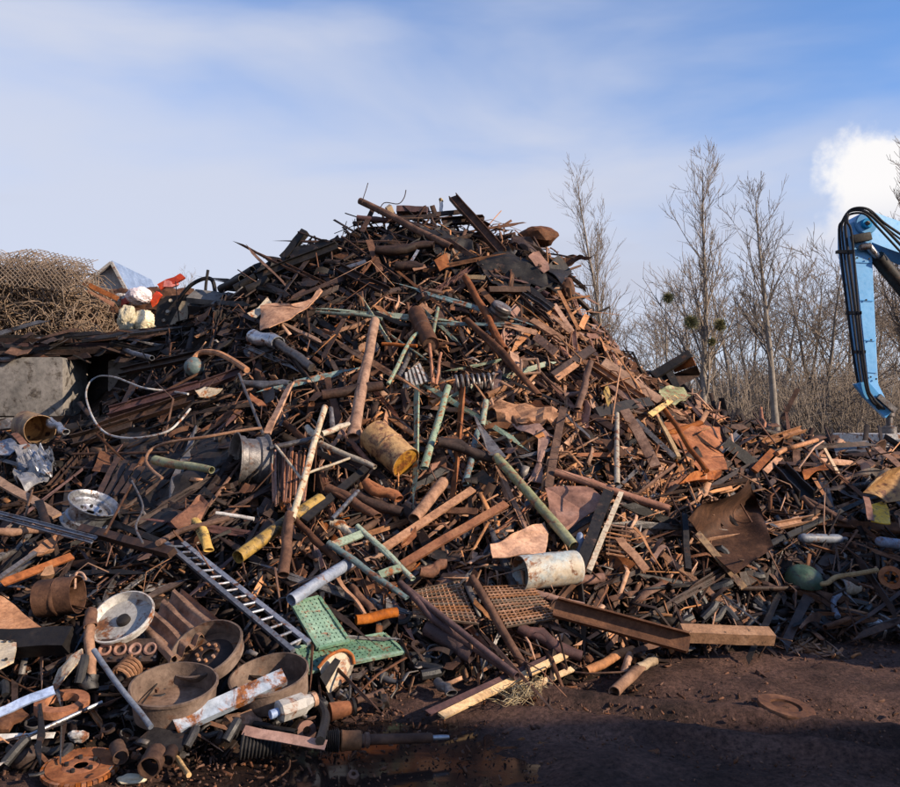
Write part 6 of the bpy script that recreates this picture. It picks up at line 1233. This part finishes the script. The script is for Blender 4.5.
def proto(kind, i):
    if (kind, i) in PROTO: return PROTO[(kind, i)]
    st = random.getstate(); random.seed(len(kind) * 131 + ord(kind[0]) * 17 + i * 7 + 3)
    z0, z1 = Vector((0, 0, -.5)), Vector((0, 0, .5)); up = Vector((0, 1, 0)); w = .16
    if kind == 'pipe_offcut': vf = tube(line(z0, z1, 6, 0, .9 * i), .5, 10, True, .16, .14, crush=.2 * i)
    elif kind == 'steel_strip': vf = prism(line(z0, z1, 5, 0, .25 * i), PROF['flat'], .5, up, twist=.5 * (i - 1.5), rag=.5, taper=.8)
    elif kind == 'angle_bar': vf = prism(line(z0, z1, 5, 0, .7 * i), PROF['angle' if i % 2 else 'channel'], .5, up, rag=.4)
    elif kind == 'steel_rod': vf = tube(line(z0, z1, 8, 0, 3.0 * i), .5, 6)
    elif kind == 'sheet_offcut':
        n = 5 + i % 3; pts = []
        for k in range(n): t = 2 * math.pi * (k + random.uniform(-.3, .3)) / n; r = random.uniform(.32, .62); pts.append(Vector((math.cos(t) * r, 0, math.sin(t) * r)))
        vf = plate(pts, .02, 1, .12, 2.5, .05)
    elif kind == 'curled_strip':
        pts = []; 
        for k in range(9): t = k / 8; pts.append(Vector((0, .22 * math.sin(t * (3 + i)) , -.5 + t)) + Vector((.12 * math.cos(t * 4 + i), 0, 0)))
        vf = prism(pts, PROF['flat'], .5 * .3, up, twist=1.2 * (i - 1))
    elif kind == 'bent_plate':
        a = plate([Vector((-.5, 0, -.5)), Vector((.5, 0, -.45)), Vector((.45, 0, .05)), Vector((-.5, .03, 0))], .03, 1, .05); b_ = plate([Vector((-.5, .03, 0)), Vector((.45, 0, .05)), Vector((.4, .35, .5)), Vector((-.35, .3, .42))], .03, 1, .05); vf = merge(a, b_)
    elif kind == 'metal_ring': vf = lathe([(.28 + .04 * i, -.10), (.5, -.10), (.5, .10), (.28 + .04 * i, .10), (.28 + .04 * i, -.10)], (0, 0, 0), (0, 1, 0), 18, dent=.05)
    elif kind == 'rubber_hose': vf = tube(smooth_pts([Vector((0, 0, -.5)), Vector((.3 * (i - 1.5), .1, -.2)), Vector((.5, .2 * i, .1)), Vector((.1, .2, .5))], 4), .14, 8)
    elif kind == 'small_casting':
        Y = (0, 1, 0)
        if i == 0: vf = merge(lathe([(.001, -.2), (.45, -.2), (.5, -.15), (.5, 0), (.3, .05), (.22, .4), (.12, .45), (.12, .2), (.001, .2)], (0, 0, 0), (0, .4, 1), 14), obox((.3, .2, 0), (.22, 0, 0), (0, .08, 0), (0, 0, .1)))
        elif i == 1: vf = merge(obox((0, 0, 0), (.5, 0, 0), (0, .07, 0), (0, 0, .28)), obox((-.43, .3, 0), (.07, .02, 0), (0, .3, 0), (0, 0, .24)), lathe([(.08, .08), (.17, .08), (.17, .2), (.08, .2)], (.2, 0, 0), Y, 12))
        elif i == 2: vf = merge(obox((0, 0, 0), (.32, .05, 0), (0, .24, .06), (.05, 0, .3), .05), tube([Vector((.2, 0, 0)), Vector((.7, .1, .15))], .13, 10, True), tube([Vector((0, .2, .1)), Vector((-.1, .55, .2))], .1, 8))
        else: vf = merge(tube([Vector((0, 0, -.5)), Vector((0, .05, .1)), Vector((.1, .1, .55))], [.2, .2, .12], 12, True), lathe([(.19, -.05), (.36, -.05), (.36, .05), (.19, .05)], (0, .02, -.3), (0, .1, 1), 16), tube([Vector((0, 0, 0)), Vector((.45, .1, 0))], .1, 8))
    me = bpy.data.meshes.new(kind); me.from_pydata([tuple(v) for v in vf[0]], [], vf[1]); me.materials.append(MATS['rust_brown']); me.shade_smooth(); me.set_sharp_from_angle(angle=R(35)); me.update()
    PROTO[(kind, i)] = me; random.setstate(st); return me
WORDS = {'rust_dark': 'dark rusty', 'rust_brown': 'brown rusty', 'rust_tan': 'tan rusty', 'rust_orange': 'orange rusty', 'rust_pink': 'pinkish rusty', 'rust_maroon': 'maroon', 'steel_black': 'black', 'steel_grey': 'grey', 'galvanised': 'pale grey', 'wood_brown': 'brown wooden', 'paint_cream': 'cream', 'steel_bright': 'silver', 'paint_pale_green': 'pale green', 'paint_teal': 'dark green', 'rubber': 'black rubber', 'paint_white': 'white'}
KW = {'pipe_offcut': ('offcut of pipe', 'pipe'), 'steel_strip': ('flat metal strip', 'strip'), 'angle_bar': ('angle bar', 'bar'), 'steel_rod': ('thin rod', 'rod'), 'sheet_offcut': ('torn sheet offcut', 'sheet metal'), 'curled_strip': ('curled metal strip', 'strip'), 'bent_plate': ('bent plate', 'plate'), 'metal_ring': ('metal ring', 'ring'), 'rubber_hose': ('bent hose', 'hose'), 'small_casting': ('small casting', 'casting')}
COUNT = {}
def loose(kind, px, py, ang, L, w, m, o):
    """one loose piece: its middle at a pixel of the heap, its run along an image angle, sizes in photo pixels"""
    dx, dy = math.cos(ang) * L / 2, math.sin(ang) * L / 2
    a, b = Pn([px - dx, px + dx], [py - dy, py + dy], o); a = Vector(a); b = Vector(b); c = (a + b) / 2; t = b - a
    s = mpp(c)
    lm = L * s * 1.9
    if t.length < 1e-4: t = Vector((1, 0, 0))
    if t.length > lm: t = t.normalized() * lm; 
    ln = t.length; z = t.normalized(); n = nrm(c); tilt = random.uniform(-.6, .6); n = (n + z.cross(n) * tilt).normalized(); y = (n - z * n.dot(z)).normalized(); x = y.cross(z)
    W = w * s
    k = {'sheet_offcut': ln * .9, 'bent_plate': W, 'curled_strip': ln * .45}.get(kind)
    sx, sy = (W, W)
    if kind in ('sheet_offcut', 'bent_plate'): sx, sy = W, min(W, ln) * .8
    if kind in ('metal_ring', 'small_casting', 'rubber_hose'): sx = sy = ln = W
    if kind == 'curled_strip': sx, sy = W * 3, ln * .7
    ob = bpy.data.objects.new(kind, proto(kind, random.randrange(4))); col.objects.link(ob)
    M = Matrix((x * sx, y * sy, z * ln)).transposed().to_4x4(); M.translation = c; ob.matrix_world = M
    ob.material_slots[0].link = 'OBJECT'; ob.material_slots[0].material = MATS[m]
    wd, cat = KW[kind]; sz = 'long ' if ln > .55 else 'small ' if ln < .2 else ''
    return tag(ob, where(px, py, sz + WORDS[m] + ' ' + wd), cat, 'loose %ss on the heap' % kind.replace('_', ' '))
SIL = sorted((p, v[-1][0]) for p, v in COLS.items())
TOE = sorted((p, v[0][0]) for p, v in COLS.items())
def sky_y(px): return float(np.interp(px, [a for a, b in SIL], [b for a, b in SIL]))
def toe_y(px): return float(np.interp(px, [a for a, b in TOE], [b for a, b in TOE]))
PAL = {'low on the toe of the heap': ['rust_dark', 'rust_dark', 'rust_brown', 'rust_brown', 'steel_black', 'steel_grey', 'rust_tan'],  # shaded side gets darker mixes, sunlit flank tan ones: shade put into colour
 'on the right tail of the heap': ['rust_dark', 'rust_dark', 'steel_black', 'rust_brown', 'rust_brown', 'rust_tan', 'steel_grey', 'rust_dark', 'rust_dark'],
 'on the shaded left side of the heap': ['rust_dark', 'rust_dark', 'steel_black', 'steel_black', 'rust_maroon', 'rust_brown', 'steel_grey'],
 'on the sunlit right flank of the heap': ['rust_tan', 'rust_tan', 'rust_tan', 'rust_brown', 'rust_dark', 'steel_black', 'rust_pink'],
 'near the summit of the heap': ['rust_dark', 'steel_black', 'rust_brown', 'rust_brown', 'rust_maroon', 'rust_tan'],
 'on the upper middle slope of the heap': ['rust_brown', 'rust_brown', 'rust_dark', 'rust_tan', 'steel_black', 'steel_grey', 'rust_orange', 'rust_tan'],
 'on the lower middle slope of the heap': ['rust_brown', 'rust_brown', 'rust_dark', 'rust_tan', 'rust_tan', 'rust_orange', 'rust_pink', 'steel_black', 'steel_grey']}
CAP = {'pipe_offcut': 230, 'steel_strip': 285, 'angle_bar': 270, 'steel_rod': 290, 'sheet_offcut': 170, 'curled_strip': 110, 'bent_plate': 130}
def scatter():
    rs = random; kinds = ['pipe_offcut'] * 5 + ['steel_strip'] * 8 + ['angle_bar'] * 7 + ['steel_rod'] * 9 + ['sheet_offcut'] * 4 + ['curled_strip'] * 2 + ['bent_plate'] * 2
    n = 0; got = {}
    while n < 1350:
        px = rs.uniform(-15, 915); y0 = sky_y(px) + 2; y1 = toe_y(px) - 12; fl = n > 1200
        if fl: px = rs.uniform(490, 680); y0 = max(sky_y(px) + 2, 285); y1 = 420
        py = y0 + (y1 - y0) * rs.random() ** 1.1
        if px < 165 and py < 425 - max(0, px - 80) * .9: continue
        if masked(px, py) and rs.random() < .85: continue
        if px < 450 and py > 610 and rs.random() < .6: continue
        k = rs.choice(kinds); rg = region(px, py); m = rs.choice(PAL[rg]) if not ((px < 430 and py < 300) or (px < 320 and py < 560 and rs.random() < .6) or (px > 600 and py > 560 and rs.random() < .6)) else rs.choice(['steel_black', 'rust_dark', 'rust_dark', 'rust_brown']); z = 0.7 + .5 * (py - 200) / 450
        if fl: k = rs.choice(['steel_strip', 'angle_bar', 'sheet_offcut', 'bent_plate', 'steel_strip', 'pipe_offcut']); m = rs.choice(['rust_tan', 'rust_tan', 'rust_brown', 'rust_brown', 'rust_pink', 'rust_dark'])
        if got.get(k, 0) >= CAP[k]: n += .02; continue
        if rg.startswith('on the sunlit'): ang = rs.gauss(.6, .4)
        elif rg.startswith('on the shaded'): ang = rs.gauss(-.35, .5)
        elif rg.startswith('near the summit'): ang = rs.gauss(0.1, .6)
        elif px > 715: ang = rs.gauss(.1, .6)
        else: ang = rs.choice([rs.gauss(-.6, .4), rs.gauss(.75, .4), rs.uniform(0, 3.14)])
        g = rs.random() ** 1.6
        L, w = {'pipe_offcut': (16 + 50 * g, rs.uniform(3.5, 8)), 'steel_strip': (20 + 75 * g, rs.uniform(2.5, 8)), 'angle_bar': (24 + 80 * g, rs.uniform(3, 7.5)), 'steel_rod': (26 + 80 * g, rs.uniform(1.5, 3)),
                'sheet_offcut': (12 + 30 * g, rs.uniform(9, 28)), 'curled_strip': (rs.uniform(14, 36), rs.uniform(3, 6)), 'bent_plate': (rs.uniform(12, 28), rs.uniform(8, 18))}[k]
        if rg.startswith('low'): L *= .65; w *= .65
        if fl: L *= .6
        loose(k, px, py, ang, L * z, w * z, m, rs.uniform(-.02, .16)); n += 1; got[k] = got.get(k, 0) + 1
    n = 0
    while n < 150:
        px, py = (rs.uniform(-10, 440), rs.uniform(610, 765)) if n < 95 else (rs.uniform(690, 915), rs.uniform(540, 632))
        if py > toe_y(px) + 4 or (masked(px, py) and rs.random() < .9): continue
        k, m = rs.choice([('metal_ring', 'rust_brown'), ('metal_ring', 'rust_dark'), ('metal_ring', 'steel_grey'), ('rubber_hose', 'rubber'), ('rubber_hose', 'rubber'), ('small_casting', 'rust_dark'), ('small_casting', 'rust_brown'), ('small_casting', 'steel_grey'), ('small_casting', 'steel_black')])
        loose(k, px, py, rs.uniform(0, 3.14), 14, rs.uniform(7, 19) if k != 'rubber_hose' else rs.uniform(16, 38), m, rs.uniform(.03, .09)); n += 1
    for _ in range(46):       # messy dark pieces lying over the plate stacks on the concrete blocks
        px, py = rs.uniform(-5, 205), rs.uniform(332, 360); dd = 11.0 + rs.uniform(0, .25); k = rs.choice(['steel_strip', 'angle_bar', 'steel_rod', 'bent_plate', 'sheet_offcut']); ln = rs.uniform(.25, .9) if k not in ('bent_plate', 'sheet_offcut') else rs.uniform(.15, .4); W = {'steel_rod': .025, 'bent_plate': .2, 'sheet_offcut': .25}.get(k, rs.uniform(.05, .12)); m = rs.choice(['rust_dark', 'steel_black', 'rust_dark', 'rust_brown', 'steel_grey'])
        z = Vector((1, rs.gauss(0, .3), rs.gauss(0, .25))).normalized(); y = Vector((0, -.6, 1)); y = (y - z * y.dot(z)).normalized(); x = y.cross(z); ob = bpy.data.objects.new(k, proto(k, rs.randrange(4))); col.objects.link(ob); M = Matrix((x * W, y * W, z * ln)).transposed().to_4x4(); M.translation = Q(px, py, dd); ob.matrix_world = M; ob.material_slots[0].link = 'OBJECT'; ob.material_slots[0].material = MATS[m]
        tag(ob, where(px, py, WORDS[m] + ' ' + KW[k][0]), KW[k][1], 'loose %ss on the heap' % k.replace('_', ' '))
    for _ in range(11):
        px, py = rs.uniform(300, 500), rs.uniform(300, 430); loose('steel_rod', px, py, rs.gauss(.2, .7), rs.uniform(30, 80), rs.uniform(1.6, 2.6), rs.choice(['paint_pale_green', 'paint_teal']), rs.uniform(.1, .2))
scatter()

# ================================================================== UNCOUNTABLE SMALL SCRAP
def fragments(name, label, matname, px, py, o, ln, wd, th, ang, curve=0.25):
    """thousands of little bent strips and slivers: each a strip of two segments with thickness"""
    n = len(px); dx = np.cos(ang) * ln / 2; dy = np.sin(ang) * ln / 2
    C = Pn(px, py, o); A = Pn(px - dx, py - dy, o); B = Pn(px + dx, py + dy, o)
    T = B - A; tl = np.linalg.norm(T, axis=1, keepdims=True); sc = C[:, 1:2] / F; lim = ln[:, None] * sc * 1.7
    T = T / np.maximum(tl, 1e-6); L = np.clip(tl, ln[:, None] * sc * .6, lim)
    # free tilt out of the surface
    T = T + rng.normal(0, .28, T.shape); T /= np.linalg.norm(T, axis=1, keepdims=True)
    Nn = np.tile(np.array([0, -.62, .78]), (n, 1)) + rng.normal(0, .55, (n, 3)); S_ = np.cross(T, Nn); S_ /= np.linalg.norm(S_, axis=1, keepdims=True); Nn = np.cross(S_, T)
    W = wd[:, None] * sc / 2; H = th[:, None] * sc / 2; bend = rng.normal(0, curve, (n, 1)) * L
    V = np.zeros((n, 12, 3)); i = 0
    for f, bb in ((-.5, 0), (.03, 1), (.5, 0)):
        mid = C + T * (L * f) + Nn * (bend * bb * .5)
        tp = 1.0 if f < .4 else rng.uniform(.3, 1, (n, 1))
        for sx, sy in ((-1, -1), (1, -1), (1, 1), (-1, 1)): V[:, i] = mid + S_ * (W * sx * tp) + Nn * (H * sy); i += 1
    Fq = []
    for s in range(2):
        for k in range(4): k2 = (k + 1) % 4; Fq.append((s * 4 + k, s * 4 + k2, s * 4 + 4 + k2, s * 4 + 4 + k))
    Fq += [(3, 2, 1, 0), (8, 9, 10, 11)]; Fq = np.array(Fq); faces = (Fq[None] + (np.arange(n) * 12)[:, None, None]).reshape(-1, 4)
    me = bpy.data.meshes.new(name); nv = n * 12; nf = len(faces); me.vertices.add(nv); me.vertices.foreach_set('co', V.reshape(-1).astype(np.float32)); me.loops.add(nf * 4); me.loops.foreach_set('vertex_index', faces.reshape(-1).astype(np.int32)); me.polygons.add(nf); me.polygons.foreach_set('loop_start', np.arange(0, nf * 4, 4, dtype=np.int32)); me.update(calc_edges=True); me.validate()
    me.materials.append(MATS[matname]); ob = bpy.data.objects.new(name, me); col.objects.link(ob); return tag(ob, label, 'scrap', kind='stuff')
def fill():
    sx = [a for a, b in SIL]; sy = [b for a, b in SIL]; ty = [b for a, b in TOE]
    def pick(n, f):
        px = rng.uniform(-70, 1010, n * 4); a = np.interp(px, sx, sy) + 1; b = np.interp(px, sx, ty) - 4; py = a + (b - a) * rng.random(n * 4) ** 1.05
        ok = (rng.random(n * 4) < f(px, py)) & ~((px < 165) & (py < 425 - np.maximum(0, px - 80) * .9)); ok &= (~masked(px, py)) | (rng.random(n * 4) < .10); ok &= ~((px < 450) & (py > 600) & (rng.random(n * 4) < .45)); px, py = px[ok][:n], py[ok][:n]; return px, py
    def go(name, label, m, n, f, lr, wr, o0, o1, curve=.25, tr=(.5, 1.2)):
        px, py = pick(n, f); k = len(px); z = .62 + .65 * np.clip((py - 200) / 450, 0, 1)
        ang = rng.uniform(0, np.pi, k); fl = (px > 530) & (py < 440); ang = np.where(fl, rng.normal(.6, .55, k), ang); lf = px < 250; ang = np.where(lf, rng.normal(-.3, .7, k), ang)
        fragments(name, label, m, px, py, rng.uniform(o0, o1, k), rng.gamma(2.2, 1, k) * lr / 2.2 * z + 2, (rng.gamma(2, 1, k) * wr / 2 + .7) * z, rng.uniform(*tr, k) * z, ang, curve)
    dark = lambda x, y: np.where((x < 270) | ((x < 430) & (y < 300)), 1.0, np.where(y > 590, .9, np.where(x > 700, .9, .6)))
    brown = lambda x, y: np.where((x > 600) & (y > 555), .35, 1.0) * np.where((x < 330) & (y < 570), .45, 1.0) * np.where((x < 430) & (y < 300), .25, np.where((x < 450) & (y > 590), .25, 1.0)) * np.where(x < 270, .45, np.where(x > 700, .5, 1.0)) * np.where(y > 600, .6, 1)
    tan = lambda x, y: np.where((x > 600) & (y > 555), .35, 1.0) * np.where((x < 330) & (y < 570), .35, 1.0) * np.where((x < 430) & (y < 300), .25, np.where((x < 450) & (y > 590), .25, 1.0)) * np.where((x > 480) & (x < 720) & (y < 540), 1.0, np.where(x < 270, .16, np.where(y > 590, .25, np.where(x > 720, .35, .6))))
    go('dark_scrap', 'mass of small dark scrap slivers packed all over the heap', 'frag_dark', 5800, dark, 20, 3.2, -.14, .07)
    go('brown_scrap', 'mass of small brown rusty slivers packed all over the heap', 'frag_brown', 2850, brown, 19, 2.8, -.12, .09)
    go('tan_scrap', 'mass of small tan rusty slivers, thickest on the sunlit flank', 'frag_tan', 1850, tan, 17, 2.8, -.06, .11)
    go('grey_scrap', 'small grey metal slivers mixed into the heap', 'frag_grey', 450, lambda x, y: np.where(y > 560, 1, .5), 9, 2.2, .02, .14)
    go('wire_scrap', 'tangled thin rusty wires running through the heap', 'frag_brown', 1000, lambda x, y: np.where(y > 600, .4, 1.0), 30, .8, .0, .14, .35, (.5, .9))
    go('light_wire_scrap', 'tangled thin pale wires running through the heap', 'frag_tan', 420, tan, 28, .8, .0, .14, .35, (.5, .9))
    # crumbs on the bare earth
    n = 2300; px = rng.uniform(-40, 940, n); t = np.interp(px, sx, ty); py = t - 25 + (rng.gamma(1.0, 1, n) * 26); ok = py < 860; px, py = px[ok], py[ok]; k = len(px)
    fragments('earth_debris', 'crumbs of rust, stones and wire scattered on the earth', 'frag_brown', px, py, rng.uniform(-.004, .008, k), rng.gamma(2, 1.6, k) + 1, rng.gamma(2, .7, k) + .8, rng.uniform(.8, 2.2, k), rng.uniform(0, 3.14, k), .15)
    n = 2600; px = rng.uniform(-40, 940, n); py = rng.uniform(640, 800, n); k = n
    fragments('earth_chips', 'small chips and pebbles strewn over the earth', 'frag_brown', px, py, rng.uniform(-.003, .004, k), rng.gamma(1.5, .8, k) + .6, rng.gamma(1.5, .5, k) + .6, rng.uniform(.6, 1.6, k), rng.uniform(0, 3.14, k), .1)
    px = rng.normal(524, 12, 150); py = 690 - (px - 522) * .35 + rng.normal(0, 4, 150); k = 150
    fragments('straw', 'tuft of dry straw caught on the pale timber plank', 'straw', px, py, rng.uniform(.01, .12, k), rng.gamma(3, 4, k) + 4, np.full(k, .5), np.full(k, .4), rng.normal(-.3, .7, k), .3)
    px = rng.normal(808, 16, 70); py = 649 + (px - 808) * .12 + rng.normal(0, 3, 70); k = 70
    fragments('bark_shreds', 'flat shreds of bark lying on the earth at right', 'frag_tan', px, py, rng.uniform(.005, .03, k), rng.gamma(3, 4, k) + 6, rng.uniform(1.5, 4, k), np.full(k, .7), rng.normal(.15, .3, k), .1)
fill()
